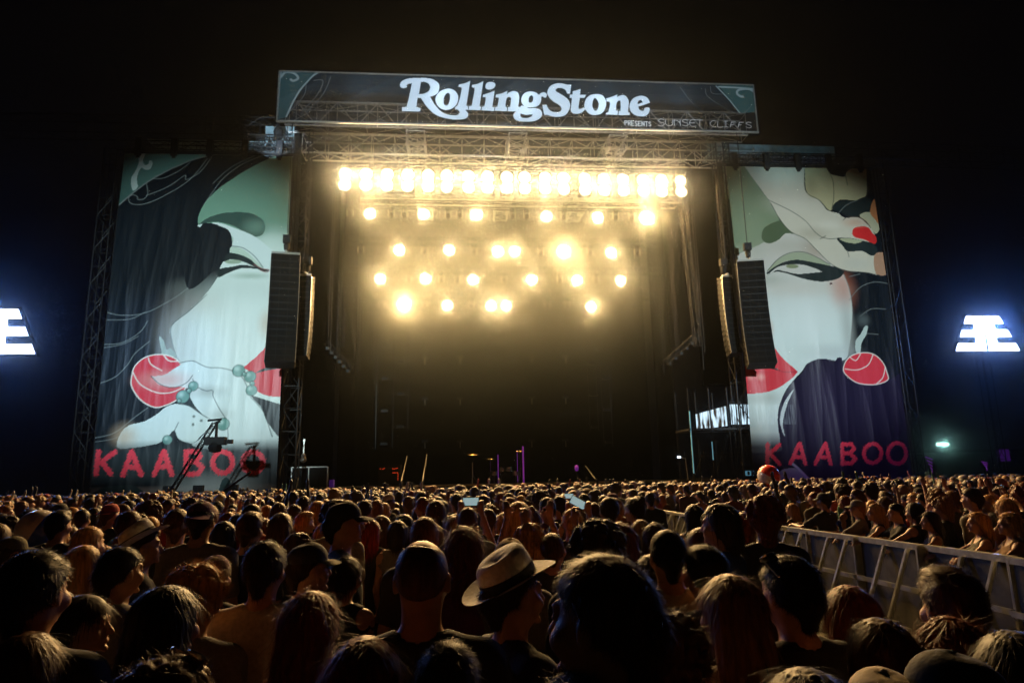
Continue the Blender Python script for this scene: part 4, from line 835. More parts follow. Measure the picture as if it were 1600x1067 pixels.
# ------------------------------------------------------------------ people: one continuous body grown from a distance field, hair and clothing as children
class Field:
    def __init__(s, xs, ys, zs):
        s.a = [np.asarray(xs), np.asarray(ys), np.asarray(zs)]; s.D = np.full((len(xs), len(ys), len(zs)), .5, np.float32)
    def _sl(s, lo, hi):
        out = []
        for k in range(3):
            i0 = max(0, np.searchsorted(s.a[k], lo[k]) - 1); i1 = min(len(s.a[k]), np.searchsorted(s.a[k], hi[k]) + 1); out.append(slice(i0, i1))
        return tuple(out)
    def _pts(s, sl): return (s.a[0][sl[0]][:, None, None], s.a[1][sl[1]][None, :, None], s.a[2][sl[2]][None, None, :])
    def _mix(s, sl, d, k, sub=False):
        cur = s.D[sl]
        if sub:
            d = -d; h = np.clip(.5 - .5 * (d - cur) / k, 0, 1) if k > 0 else (cur > d) * 1.; s.D[sl] = d * (1 - h) + cur * h + k * h * (1 - h); return
        if k > 0:
            h = np.clip(.5 + .5 * (cur - d) / k, 0, 1); s.D[sl] = cur * (1 - h) + d * h - k * h * (1 - h)
        else: s.D[sl] = np.minimum(cur, d)
    def cap(s, a, b, r0, r1=None, k=.02, sub=False):
        r1 = r0 if r1 is None else r1; a = np.array(a, float); b = np.array(b, float); m = max(r0, r1) + .06 + k
        sl = s._sl(np.minimum(a, b) - m, np.maximum(a, b) + m); X, Y, Z = s._pts(sl); d = b - a; L = d @ d + 1e-9
        t = np.clip(((X - a[0]) * d[0] + (Y - a[1]) * d[1] + (Z - a[2]) * d[2]) / L, 0, 1)
        s._mix(sl, np.sqrt((X - a[0] - t * d[0]) ** 2 + (Y - a[1] - t * d[1]) ** 2 + (Z - a[2] - t * d[2]) ** 2) - (r0 + (r1 - r0) * t), k, sub); return s
    def ell(s, c, r, k=.02, sub=False):
        c = np.array(c, float); r = np.array(r, float); m = .06 + k; sl = s._sl(c - r - m, c + r + m); X, Y, Z = s._pts(sl)
        x, y, z = (X - c[0]) / r[0], (Y - c[1]) / r[1], (Z - c[2]) / r[2]; k0 = np.sqrt(x * x + y * y + z * z) + 1e-6
        k1 = np.sqrt((x / r[0]) ** 2 + (y / r[1]) ** 2 + (z / r[2]) ** 2) + 1e-6
        s._mix(sl, k0 * (k0 - 1) / k1, k, sub); return s
    def cut(s, fn):      # keep only where fn(x,y,z) < 0
        X, Y, Z = s._pts((slice(None),) * 3); s.D = np.maximum(s.D, fn(X, Y, Z)).astype(np.float32); return s
    def add(s, fn): X, Y, Z = s._pts((slice(None),) * 3); s.D = (s.D + fn(X, Y, Z)).astype(np.float32); return s
    def mesh(s, smooth=0):
        D = s.D; A = s.a; neg = D < 0
        nx, ny, nz = D.shape
        cnt = np.zeros((nx - 1, ny - 1, nz - 1), np.float32); P = np.zeros((nx - 1, ny - 1, nz - 1, 3), np.float32)
        def cross(ax):
            a = [slice(None)] * 3; b = [slice(None)] * 3; a[ax] = slice(0, -1); b[ax] = slice(1, None)
            d0 = D[tuple(a)]; d1 = D[tuple(b)]; m = (d0 < 0) != (d1 < 0); t = np.where(m, d0 / np.where(m, d0 - d1, 1), 0); return m, t
        faces = []
        M_ = [cross(k) for k in range(3)]
        for ax in range(3):
            m, t = M_[ax]; idx = np.argwhere(m); 
            if not len(idx): continue
            tt = t[m]; p = np.stack([A[k][idx[:, k]] for k in range(3)], -1); nxt = A[ax][idx[:, ax] + 1]; p[:, ax] += tt * (nxt - p[:, ax])
            o1, o2 = [k for k in range(3) if k != ax]
            for u in (0, 1):
                for v in (0, 1):
                    c = idx.copy(); c[:, o1] -= u; c[:, o2] -= v
                    ok = (c[:, o1] >= 0) & (c[:, o2] >= 0) & (c[:, o1] < cnt.shape[o1]) & (c[:, o2] < cnt.shape[o2])
                    ci = tuple(c[ok].T); np.add.at(cnt, ci, 1); np.add.at(P, ci, p[ok])
        act = cnt > 0; ids = np.full(cnt.shape, -1, np.int64); ids[act] = np.arange(act.sum()); V = P[act] / cnt[act][:, None]
        for ax in range(3):
            m, _ = M_[ax]; o1, o2 = [(1, 2), (2, 0), (0, 1)][ax]
            idx = np.argwhere(m); ok = (idx[:, o1] > 0) & (idx[:, o2] > 0) & (idx[:, o1] < D.shape[o1] - 1) & (idx[:, o2] < D.shape[o2] - 1); idx = idx[ok]
            q = []
            for u, v in ((1, 1), (0, 1), (0, 0), (1, 0)):
                c = idx.copy(); c[:, o1] -= u; c[:, o2] -= v; q.append(ids[tuple(c.T)])
            q = np.stack(q, -1); fl = ~neg[tuple(idx.T)]; q[fl] = q[fl][:, ::-1]; faces.append(q)
        F = np.concatenate(faces); F = F[(F >= 0).all(1)]
        for _ in range(smooth):
            acc = np.zeros_like(V); c2 = np.zeros(len(V))
            for k in range(4):
                np.add.at(acc, F[:, k], V[F[:, (k + 1) % 4]]); np.add.at(c2, F[:, k], 1); np.add.at(acc, F[:, k], V[F[:, k - 1]]); np.add.at(c2, F[:, k], 1)
            V = V * .5 + .5 * acc / np.maximum(c2, 1)[:, None]
        return V, F
def axis(spans):
    out = [spans[0][0]]
    for a, b, st in spans: n = max(1, int(round((b - a) / st))); out += list(np.linspace(a, b, n + 1)[1:])
    return np.array(out)

J = {}      # arm poses: elbow, wrist, hand direction, palm side for right arm (x>0) and left arm
def arms(pose, sw):
    S_ = np.array((sw, -.01, 1.385))
    P_ = dict(down=((sw + .05, -.03, 1.10), (sw + .04, .06, .87), (0, .15, -1)), cross=((sw + .06, .0, 1.12), (.02, .22, 1.16), (-1, .1, .1)),
              phone=((sw + .05, .16, 1.33), (.10, .33, 1.70), (-.15, .1, 1)), lean=((sw + .10, .22, 1.24), (sw - .10, .50, 1.27), (-.2, 1, -.35)),
              up=((sw + .10, .12, 1.55), (sw + .02, .22, 1.82), (0, .1, 1)), cupR=((sw + .03, .10, 1.14), (.14, .24, 1.36), (-.1, .3, 1)))[pose]
    return [S_] + [np.array(q, float) for q in P_]
def hand(f, w_, d, side, curl=.45, s_=1.):
    d = np.array(d, float); d /= np.linalg.norm(d); up = np.array((0, 0, 1.)) if abs(d[2]) < .8 else np.array((0, 1., 0))
    sd = np.cross(d, up); sd /= np.linalg.norm(sd); sd = sd * side; nm = np.cross(sd, d) * side
    if abs(d[2]) < .8: nm = -np.abs(nm[2]) / (nm[2] + 1e-9) * nm if nm[2] > 0 else nm
    pc = w_ + d * .045
    f.cap(w_ + d * .01, w_ + d * .075, .026 * s_, .030 * s_, .012); f.cap(pc + sd * .018, pc - sd * .02 + d * .03, .018, .018, .01)
    for i, (o_, L) in enumerate(((-.030, .062), (-.011, .078), (.009, .082), (.029, .072))):
        a = w_ + d * .085 + sd * (-o_); b = a + (d * cos(curl * .6) + nm * sin(curl * .6)) * L * .5; c = b + (d * cos(curl * 2) + nm * sin(curl * 2)) * L * .5
        f.cap(a - d * .02, b, .0092, .0088, .004); f.cap(b, c, .0088, .0072, .003)
    a = w_ + d * .03 + sd * .028; b = a + (d * .6 + sd * .7 + nm * .3) * .045; f.cap(a, b, .012, .010, .008); f.cap(b, b + (d * .9 + sd * .1 + nm * .3) * .03, .010, .008, .004)
def head_parts(f, fine=True, fem=False):
    f.ell((0, -.012, 1.655), (.076, .096, .092), .03).ell((0, .032, 1.585), (.054 if fem else .059, .062, .068), .035)
    f.cap((0, -.03, 1.43), (0, -.008, 1.57), .048 if fem else .060, .046 if fem else .058, .03)
    if fine:
        f.cap((0, .092, 1.640), (0, .112, 1.606), .008, .013, .012).ell((0, .106, 1.602), (.017, .012, .009), .008)
        f.cap((-.035, .083, 1.660), (.035, .083, 1.660), .010, .010, .016); f.ell((0, .090, 1.537), (.020, .014, .014), .014)
        f.ell((0, .095, 1.574), (.024, .010, .006), .006).ell((0, .094, 1.566), (.021, .010, .006), .005)
        for s_ in (-1, 1):
            f.ell((s_ * .032, .101, 1.640), (.015, .012, .010), .012, sub=True); f.ell((s_ * .031, .083, 1.640), (.014, .012, .010), .004)
            f.ell((s_ * .052, .06, 1.60), (.022, .025, .022), .03)
            f.ell((s_ * .080, -.006, 1.620), (.010, .019, .032), .008); f.ell((s_ * .091, .0, 1.622), (.006, .009, .018), .005, sub=True)
    else:
        f.ell((0, .098, 1.610), (.014, .022, .024), .015)
        for s_ in (-1, 1): f.ell((s_ * .082, -.006, 1.620), (.011, .02, .032), .01)
def torso(f, fem, sw, grow=0., lo=False):
    g = grow
    f.cap((.03, -.035, 1.455), (sw - .03, -.025, 1.405), .042 + g, .048 + g, .04); f.cap((-.03, -.035, 1.455), (-sw + .03, -.025, 1.405), .042 + g, .048 + g, .04)
    for s_ in (-1, 1): f.ell((s_ * (sw - .005), -.012, 1.378), (.062 + g, .062 + g, .068 + g), .04)
    f.ell((0, -.01, 1.26), (sw * .86 + g, .108 + g, .20 + g), .06); f.ell((0, .0, 1.06), ((.125 if fem else .150) + g, .10 + g, .17 + g), .07); f.ell((0, -.01, .93), ((.170 if fem else .165) + g, .122 + g, .13 + g), .06)
    if fem:
        for s_ in (-1, 1): f.ell((s_ * .075, .09, 1.27), (.07 + g, .06 + g, .065 + g), .03)
def legs(f, g=0., low=False, top=.9, z1=.09):
    for s_ in (-1, 1):
        f.cap((s_ * .088, -.005, top), (s_ * .10, .01, .49), .088 + g, .056 + g, .03); f.cap((s_ * .10, .01, .49), (s_ * .105, -.03, z1), .056 + g, .036 + g, .03)
def body_fields(pose, fem, res, headonly=False):
    sw = .160 if fem else .188; fine = res == 'hi'
    R_ = arms(pose, sw); L_ = arms('down' if pose == 'cupR' else pose, sw)
    ext = max(.34, sw + .2)
    h = .0075 if fine else .013
    ymax = .64 if pose in ('lean',) else (.50 if pose in ('phone', 'cupR', 'up') else .36)
    hx = .011 if fine and pose in ('phone', 'up', 'lean', 'cupR', 'cross') else (.016 if fine else .021)
    X = axis(((-ext, -.12, hx), (-.12, .12, h), (.12, ext, hx))); zt = 2.06 if pose == 'up' else (1.92 if pose == 'phone' else 1.82)
    Y = axis(((-.18, -.12, .02), (-.12, .13, h), (.13, ymax, hx))); Z = axis(((-.03, .8, .035), (.8, 1.0, .022), (1.0, 1.36, .016 if fine else .022), (1.36, zt, h if fine else .013)))
    b = Field(X, Y, Z); torso(b, fem, sw); head_parts(b, True, fem); legs(b)
    for s_ in (-1, 1): b.cap((s_ * .105, -.04, .045), (s_ * .12, .14, .03), .042, .032, .02)
    for s_, A_ in ((1, R_), (-1, L_)):
        m = np.array((s_, 1, 1)); a, e, w_, d = [q * m for q in A_]
        b.cap(a, e, .050 if not fem else .042, .038 if not fem else .033, .03); b.cap(e, w_, .038 if not fem else .033, .025, .015); hand(b, w_, d, s_, 1.15 if pose in ('phone', 'cupR') else .45)
    # shirt
    sh = Field(X[::1], Y, Z); torso(sh, fem, sw, .013); 
    if fem and pose != 'down2':
        sh.cut(lambda x, y, z: .055 - np.sqrt((np.abs(x) - (sw + .012)) ** 2 + (y + .01) ** 2 * .3 + (z - 1.40) ** 2 * .6)); sh.cut(lambda x, y, z: .095 - np.sqrt(x ** 2 + (y - .01) ** 2 * .8 + (z - 1.50) ** 2 * .55))
    else:
        for s_, A_ in ((1, R_), (-1, L_)):
            m = np.array((s_, 1, 1)); a, e = A_[0] * m, A_[1] * m; sh.cap(a, a + (e - a) * .72, .064, .060, .03)
        sh.cut(lambda x, y, z: .078 - np.sqrt(x ** 2 + (y + .012) ** 2 + (z - 1.475) ** 2 * .8))
    sh.cut(lambda x, y, z: .86 - z + x * 0); sh.add(lambda x, y, z: .0035 * np.sin(z * 38 + np.sin(x * 17) * 2 + y * 9) * (z < 1.36))
    t = Field(X, Y, Z); legs(t, .016, top=.88, z1=.10); t.ell((0, -.01, .90), (.18, .135, .11), .05); t.cut(lambda x, y, z: z - .99 + x * 0)
    s2 = Field(X, Y, axis(((-.03, .16, .012),)))
    for s_ in (-1, 1): s2.cap((s_ * .105, -.045, .05), (s_ * .12, .15, .04), .05, .04, .02); s2.cap((s_ * .105, -.03, .05), (s_ * .105, -.03, .11), .05, .05, .02)
    s2.cut(lambda x, y, z: -z + x * 0)
    return b, sh, t, s2
SKULL = (0, -.012, 1.655)
def hair_field(style, res='hi'):
    h = .0078 if res == 'hi' else .014
    low = {'long': 1.20, 'wavy': 1.20, 'longfull': 1.24, 'bob': 1.44, 'pony': 1.28}.get(style, 1.50)
    wd = .15; f = Field(axis(((-wd, wd, h),)), axis(((-.21 if style in ('pony', 'bun') else -.17, .13, h),)), axis(((low - .04, 1.48, h * 1.7), (1.48, 1.84, h))) if low < 1.44 else axis(((low - .06, 1.84, h),)))
    t = dict(topcurl=.009, short=.014, crew=.008, messy=.018, curly=.034, afro=.055, bald=.0035, tight=.010).get(style, .018)
    f.ell(SKULL, (.076 + t, .097 + t, .093 + t), 0)
    if style in ('short', 'messy', 'tight', 'crew', 'topcurl'):
        f.cap((0, -.088 - t * .3, 1.62), (0, -.070, 1.545), .045 + t * .3, .030, .02)
        if style == 'messy': f.ell((0, .03, 1.735), (.06, .07, .032), .02)
    if style == 'topcurl':
        r = random.Random(9)
        for i in range(110):
            a = r.uniform(0, 2 * pi); q = sqrt(r.uniform(0, 1)); f.ell((q * cos(a) * .066, -.005 + q * sin(a) * .085, 1.722 + .036 * (1 - q * q) + r.uniform(-.004, .010)), (.011, .011, .011), .006)
    if style in ('curly', 'afro'):
        r = random.Random(5); n_ = 90
        for i in range(n_):
            a = r.uniform(0, 2 * pi); u = r.uniform(-.3, 1); q = sqrt(max(0, 1 - u * u)); x, y, z = q * cos(a), q * sin(a), u
            f.ell((x * (.082 + t), -.02 + y * (.098 + t), 1.655 + z * (.093 + t)), (.022, .022, .022), .008)
        if style == 'curly': f.cap((0, -.09, 1.64), (0, -.07, 1.50), .06, .055, .03)
    if style in ('long', 'wavy', 'longfull'):
        e = .02 if style == 'longfull' else 0.
        f.cap((0, -.045, 1.66), (0, -.085, 1.50), .088 + e, .085 + e, .03)
        for s_ in (-1, 1): f.cap((s_ * .045, -.05, 1.66), (s_ * (.065 + e), -.07, 1.46), .058, .052, .02); f.cap((s_ * (.06 + e), -.07, 1.48), (s_ * (.055 + e), -.095, 1.24), .048 + e * .5, .024, .02)
        f.cap((0, -.085, 1.50), (0, -.105, 1.22), .07 + e, .04, .02)
        for s_ in (-1, 1): f.cap((s_ * .070, .0, 1.69), (s_ * .088, -.005, 1.50), .026, .022, .02)
    if style == 'bob':
        f.cap((0, -.04, 1.66), (0, -.06, 1.54), .09, .085, .02)
        for s_ in (-1, 1): f.cap((s_ * .072, -.01, 1.68), (s_ * .082, .0, 1.50), .032, .03, .02)
    if style in ('pony', 'bun'):
        f.cap((0, -.08, 1.64), (0, -.07, 1.56), .04, .03, .02); 
        if style == 'bun': f.ell((0, -.10, 1.745), (.042, .042, .04), .006)
        else: f.cap((0, -.105, 1.70), (0, -.155, 1.66), .026, .034, .02); f.cap((0, -.155, 1.66), (0, -.145, 1.34), .036, .012, .02)
    if style == 'bald': f.cut(lambda x, y, z: z - (1.715 - (y + .012) * .45) + .004 * np.sin(x * 60) + x * 0)
    # face opening: hair stays behind the hairline plane, and above the nape for cropped styles
    lowcut = style in ('long', 'wavy', 'longfull', 'bob')
    if lowcut: f.cut(lambda x, y, z: np.maximum(y - .062 - (z - 1.70) * .6, np.where(z < 1.70, y - .022 - np.abs(x) * .25, -1.)) + x * 0)
    else:
        k_ = .88 if style not in ('curly', 'afro') else .8
        f.cut(lambda x, y, z: (1.632 + k_ * y) - z + .02 * (np.abs(x) > .07) * (y > -.02) - (.035 if style in ('curly',) else 0) - .06 * (y < -.06))
    fr = {'short': 90, 'crew': 120, 'messy': 55, 'curly': 60, 'afro': 80}.get(style, 70)
    am = {'short': .0022, 'crew': .001, 'messy': .005, 'curly': .004, 'wavy': .005, 'bald': .0006}.get(style, .0018)
    if style in ('long', 'longfull', 'pony', 'bob'): f.add(lambda x, y, z: am * 1.6 * np.sin(np.arctan2(x, -(y + .02)) * 26 + z * 6 + np.sin(z * 14) * 1.5) + .001 * np.sin(x * 190))
    elif style == 'wavy': f.add(lambda x, y, z: am * np.sin(np.arctan2(x, -(y + .02)) * 16 + 2.2 * np.sin(z * 38)) + .002 * np.sin(z * 60 + x * 50))
    else: f.add(lambda x, y, z: am * np.sin(x * fr + 1.3 * np.sin(z * fr * .6)) * np.sin(y * fr * 1.1 + np.sin(x * fr * .5)) * np.sin(z * fr * .9 + 1))
    return f
def strands(V, F, style, n, seed, wdt=.0011, seg=4):
    r = np.random.RandomState(seed); a, b, c, d = V[F[:, 0]], V[F[:, 1]], V[F[:, 2]], V[F[:, 3]]
    N = np.cross(c - a, d - b); ar = np.linalg.norm(N, axis=1) + 1e-12; N = N / ar[:, None]
    out = ((a + b + c + d) / 4 - np.array((0, -.03, 1.62))); keep = (N * out).sum(1) > 0
    pr = ar * keep; pr = pr / pr.sum(); i = r.choice(len(F), n, p=pr); u = r.rand(n, 1); v = r.rand(n, 1)
    P = (a[i] * (1 - u) + b[i] * u) * (1 - v) + (d[i] * (1 - u) + c[i] * u) * v; Nn = N[i]
    down = np.array((0, -.15, -1.)) + r.randn(n, 3) * .10
    if style in ('short', 'crew', 'messy', 'tight', 'bald', 'topcurl'): down = np.stack([P[:, 0] * 3, -.1 - (P[:, 1] + .0) * 0 + .7 * (P[:, 2] > 1.7), -.6 - 0 * P[:, 0]], -1) + r.randn(n, 3) * (.55 if style == 'messy' else .35)
    if style in ('curly', 'afro'): down = r.randn(n, 3)
    T = down - (down * Nn).sum(1)[:, None] * Nn; T /= np.linalg.norm(T, axis=1)[:, None] + 1e-9
    lift = {'short': .45, 'topcurl': .6, 'crew': .8, 'messy': .4, 'curly': .8, 'afro': 1., 'bald': .5}.get(style, .07) * (.4 + r.rand(n, 1)); L = ({'short': .022, 'topcurl': .016, 'crew': .009, 'messy': .020, 'curly': .03, 'afro': .022, 'bald': .004, 'tight': .012}.get(style, .075)) * (.5 + r.rand(n, 1))
    stray = (r.rand(n, 1) < .12) * (.6 if L.mean() > .05 else .6); D0 = T + Nn * (lift + stray); D0 /= np.linalg.norm(D0, axis=1)[:, None]
    pts = []; p = P - Nn * .002; dr = D0
    g = np.array((0, 0, -.35 if L.mean() > .03 else -.1))
    for k in range(seg + 1):
        pts.append(p); 
        if style in ('curly', 'afro', 'wavy'): dr = dr + r.randn(n, 3) * .45
        dr = dr + g * (.5 if L.mean() > .05 else .3); dr /= np.linalg.norm(dr, axis=1)[:, None]; p = p + dr * L / seg
    pts = np.stack(pts, 1); side = np.cross(T, Nn); side /= np.linalg.norm(side, axis=1)[:, None] + 1e-9
    wds = np.linspace(1, .15, seg + 1)[None, :, None] * wdt
    A_ = pts - side[:, None] * wds; B_ = pts + side[:, None] * wds
    VV = np.stack([A_, B_], 2).reshape(-1, 3); base = np.arange(n)[:, None] * (seg + 1) * 2 + np.arange(seg)[None] * 2
    FF = np.stack([base, base + 1, base + 3, base + 2], -1).reshape(-1, 4)
    return VV, FF
def hair_mesh(style, res, n, seed=1, wdt=.0011, seg=4):
    V, F = hair_field(style, res).mesh()
    if n:
        v2, f2 = strands(V, F, style, n, seed, wdt, seg); F = np.vstack([F, f2 + len(V)]); V = np.vstack([V, v2])
    return np_mesh('hair', V, F, [HAIRM[0]])
# materials for people
def hair_mat(n, c, rough=.5):
    m = mat(n, c, rough, spec=.2); nt = m.node_tree; b = nt.nodes['Principled BSDF']
    tc = nt.nodes.new('ShaderNodeTexCoord'); mp = nt.nodes.new('ShaderNodeMapping'); mp.inputs['Scale'].default_value = (60, 60, 5); nz = nt.nodes.new('ShaderNodeTexNoise'); nz.inputs['Scale'].default_value = 1; nz.inputs['Detail'].default_value = 4
    rp = nt.nodes.new('ShaderNodeMapRange'); rp.inputs[1].default_value = .3; rp.inputs[2].default_value = .7; rp.inputs[3].default_value = .45; rp.inputs[4].default_value = 1.6
    mx = nt.nodes.new('ShaderNodeVectorMath'); mx.operation = 'SCALE'; mx.inputs[0].default_value = c
    nt.links.new(tc.outputs['Object'], mp.inputs['Vector']); nt.links.new(mp.outputs[0], nz.inputs['Vector']); nt.links.new(nz.outputs['Fac'], rp.inputs[0]); nt.links.new(rp.outputs[0], mx.inputs['Scale']); nt.links.new(mx.outputs[0], b.inputs['Base Color'])
    return m
HC = dict(black=(.010, .008, .006), dark=(.022, .014, .008), brown=(.06, .032, .014), light=(.15, .085, .038), blond=(.36, .24, .11), auburn=(.13, .035, .012), red=(.20, .02, .01), grey=(.25, .23, .2), stubble=(.085, .04, .022))
HC = {k: (min(1, c[0] * 1.2), c[1] * .9, c[2] * .6) for k, c in HC.items()}
HN = list(HC); HAIRM = [hair_mat('hair_' + k, HC[k]) for k in HN]
SKINM = [mat('skin_' + str(i), c, .5, noise=(30, .12)) for i, c in enumerate(((.40, .20, .12), (.30, .14, .08), (.16, .075, .04)))]
CC = dict(black=(.012, .012, .013), dark=(.03, .03, .035), grey=(.16, .15, .14), white=(.62, .59, .55), beige=(.40, .33, .24), navy=(.015, .025, .09), teal=(.03, .16, .13), red=(.35, .03, .03), plum=(.13, .03, .09), olive=(.09, .08, .04), blue=(.03, .06, .28), tan=(.32, .19, .09))
CLM = {k: mat('cloth_' + k, c, .85, noise=(60, .18)) for k, c in CC.items()}
TROU = mat('trouser_denim', (.02, .025, .04), .9, noise=(50, .3)); SHOE = mat('shoe_leather', (.03, .03, .03), .6)

def hat_mb(kind):
    out = []
    if kind in ('cap', 'capback'):
        R0 = Matrix.Rotation(radians(0 if kind == 'cap' else 180), 3, 'Z'); d = MB(); n = 24; rings = 7
        for j in range(rings + 1):
            ph = pi / 2 * j / rings
            for k in range(n):
                t = 2 * pi * k / n; p = Vector((.088 * cos(t) * cos(ph) ** .8, -.012 + .107 * sin(t) * cos(ph) ** .8, 1.672 + .09 * sin(ph) + .006 * sin(t))); d.v.append(tuple(p))
        for j in range(rings):
            for k in range(n): d.f.append((j * n + k, j * n + (k + 1) % n, (j + 1) * n + (k + 1) % n, (j + 1) * n + k))
        d.lathe([(0, .006), (.008, .003), (.009, 0)], (0, -.012, 1.762), n=8); out.append(('cap', d, 'hat'))
        b = MB(); m = 12
        for zz in (0, -.004):
            for i in range(m + 1):
                t = radians(20 + 140 * i / m); a = Vector((.088 * cos(t), .107 * sin(t), 0)); q = Vector((.084 * cos(t), .107 * sin(t) + .078 * sin(t) ** .6, -.016 + .012 * abs(cos(t)) * -1)) 
                for P_ in (a, a.lerp(q, .5) + Vector((0, 0, .004)), q):
                    w_ = R0 @ Vector((P_.x, P_.y, P_.z + zz)); b.v.append((w_.x, w_.y - .012, w_.z + 1.676))
        N3 = 3 * (m + 1)
        for L in (0, N3):
            for i in range(m):
                for k in range(2): b.f.append((L + i * 3 + k, L + i * 3 + k + 1, L + i * 3 + k + 4, L + i * 3 + k + 3))
        for i in range(m): b.f.append((i * 3 + 2, i * 3 + 5, N3 + i * 3 + 5, N3 + i * 3 + 2))
        out.append(('brim', b, 'brim'))
    if kind == 'fedora':
        d = MB(); n = 32; prof = [(.088, 1.675), (.091, 1.70), (.090, 1.73), (.085, 1.762), (.070, 1.782), (.04, 1.776), (0, 1.770)]
        for j, (r, z) in enumerate(prof):
            for k in range(n):
                t = 2 * pi * k / n; pinch = 1 - .22 * max(0, sin(t)) ** 3 * (j / 6); d.v.append((r * cos(t) * pinch, -.012 + r * 1.2 * sin(t), z + (.008 * sin(t) if j > 2 else 0)))
        for j in range(len(prof) - 1):
            for k in range(n): d.f.append((j * n + k, j * n + (k + 1) % n, (j + 1) * n + (k + 1) % n, (j + 1) * n + k))
        out.append(('crown', d, 'hat')); b = MB()
        for zz in (0, -.003):
            for j, r in enumerate((.086, .12, .158, .166)):
                for k in range(n):
                    t = 2 * pi * k / n; b.v.append((r * cos(t), -.012 + (r + .018) * sin(t), 1.678 + zz + .022 * (r - .086) / .066 * cos(t) ** 2 - .012 * sin(t) * (r - .086) / .066))
        for L in (0, 4 * n):
            for j in range(3):
                for k in range(n): b.f.append((L + j * n + k, L + j * n + (k + 1) % n, L + (j + 1) * n + (k + 1) % n, L + (j + 1) * n + k))
        out.append(('brim', b, 'hat')); bd = MB()
        for z, g_ in ((1.682, .0925), (1.716, .0925)):
            for k in range(n): t = 2 * pi * k / n; bd.v.append((g_ * cos(t), -.012 + g_ * 1.19 * sin(t), z))
        for k in range(n): bd.f.append((k, (k + 1) % n, n + (k + 1) % n, n + k))
        out.append(('hat_band', bd, 'band'))
    return out
BODY = {}; HAIR = {}; HATS = {}
def get_body(pose, fem, res):
    k = (pose, fem, res)
    if k not in BODY:
        b, sh, t, s2 = body_fields(pose, fem, res); o_ = []
        for nm, fld, mt in (('body', b, SKINM[0]), ('shirt', sh, CLM['black']), ('trousers', t, TROU), ('shoes', s2, SHOE)):
            V, F = fld.mesh({'shirt': 3, 'trousers': 2, 'body': 1 if res == 'hi' else 0, 'shoes': 1}[nm]); o_.append(np_mesh(nm, V, F, [mt]))
        BODY[k] = o_
    return BODY[k]
def get_hair(style, res):
    k = (style, res)
    if k not in HAIR:
        n = {'hi': 5200, 'mid': 700}[res]
        if style in ('long', 'wavy', 'longfull', 'curly', 'afro'): n = int(n * 1.3)
        HAIR[k] = hair_mesh(style, 'hi' if res == 'hi' else 'lo', n, len(HAIR) + 1, .0009 if res == 'hi' else .0022, 4 if res == 'hi' else 2)
    return HAIR[k]
def get_hat(kind):
    if kind not in HATS:
        L = []
        for nm, mb_, role in hat_mb(kind):
            me = bpy.data.meshes.new(nm); me.from_pydata(mb_.v, [], mb_.f); me.materials.append(CLM['dark']); me.polygons.foreach_set('use_smooth', [True] * len(me.polygons)); me.update(); L.append((nm, me, role))
        HATS[kind] = L
    return HATS[kind]
def setm(o, m):
    o.material_slots[0].link = 'OBJECT'; o.material_slots[0].material = m
def person(x, y, s, yaw, label, pose='down', fem=False, hair='short', hc='dark', skin=0, shirt='black', hat=None, hatc='dark', bandc='black', res='mid', group=None, tilt=(0, 0), brimc=None, mirror=False):
    bm_, sm_, tm_, fm_ = get_body(pose, fem, res)
    r = bpy.data.objects.new('person', bm_); COL.objects.link(r); r.location = (x, y, 0); r.rotation_euler = (tilt[0], tilt[1], yaw); r.scale = (-s if mirror else s, s, s); setm(r, SKINM[skin])
    tag(r, label, 'person', group)
    for nm, me, mt in (('shirt', sm_, CLM[shirt]), ('trousers', tm_, TROU), ('shoes', fm_, SHOE)):
        o = link(nm, me, r); setm(o, mt)
    if hair: o = link('hair', get_hair(hair, res), r); setm(o, HAIRM[HN.index(hc)])
    if hat:
        hr = link(get_hat(hat)[0][0], get_hat(hat)[0][1], r); setm(hr, CLM[hatc])
        for nm, me, role in get_hat(hat)[1:]: o = link(nm, me, hr); setm(o, CLM[bandc if role == 'band' else (brimc or hatc)])
    return r
HTOP = dict(topcurl=1.772, short=1.762, crew=1.757, messy=1.775, curly=1.795, afro=1.81, bald=1.75, bun=1.785, tight=1.76); HW = dict(topcurl=.175, short=.182, crew=.17, messy=.19, curly=.225, afro=.265, bald=.165, longfull=.24, long=.21, wavy=.21, bob=.21)
def place(px, top, wpx, hair, hat=None):
    s = 1.; H = {'fedora': 1.778, 'cap': 1.762, 'capback': 1.762}.get(hat, HTOP.get(hair, 1.768)); W_ = HW.get(hair, .19)
    for _ in range(12):
        a = at(px, top, 10.); dep = 10 * cos(radians(11.6)); 
        d = W_ * s * FPX / wpx; Y = d * 10 / ((a - EYE).length * 1.0) * 1.0
        q = CR3.transposed() @ (a - EYE); Y = 10 * d / -q.z; z = EYE.z + (a.z - EYE.z) * Y / 10
        s = min(1.07, max(.88, z / H))
    z = s * H; Y = 10 * (EYE.z - z) / (EYE.z - a.z); p = at(px, top, Y)
    return p.x, p.y, s
STG = Vector((3.6, 40))
def face_stage(x, y): return -atan2(STG.x - x, STG.y - y)
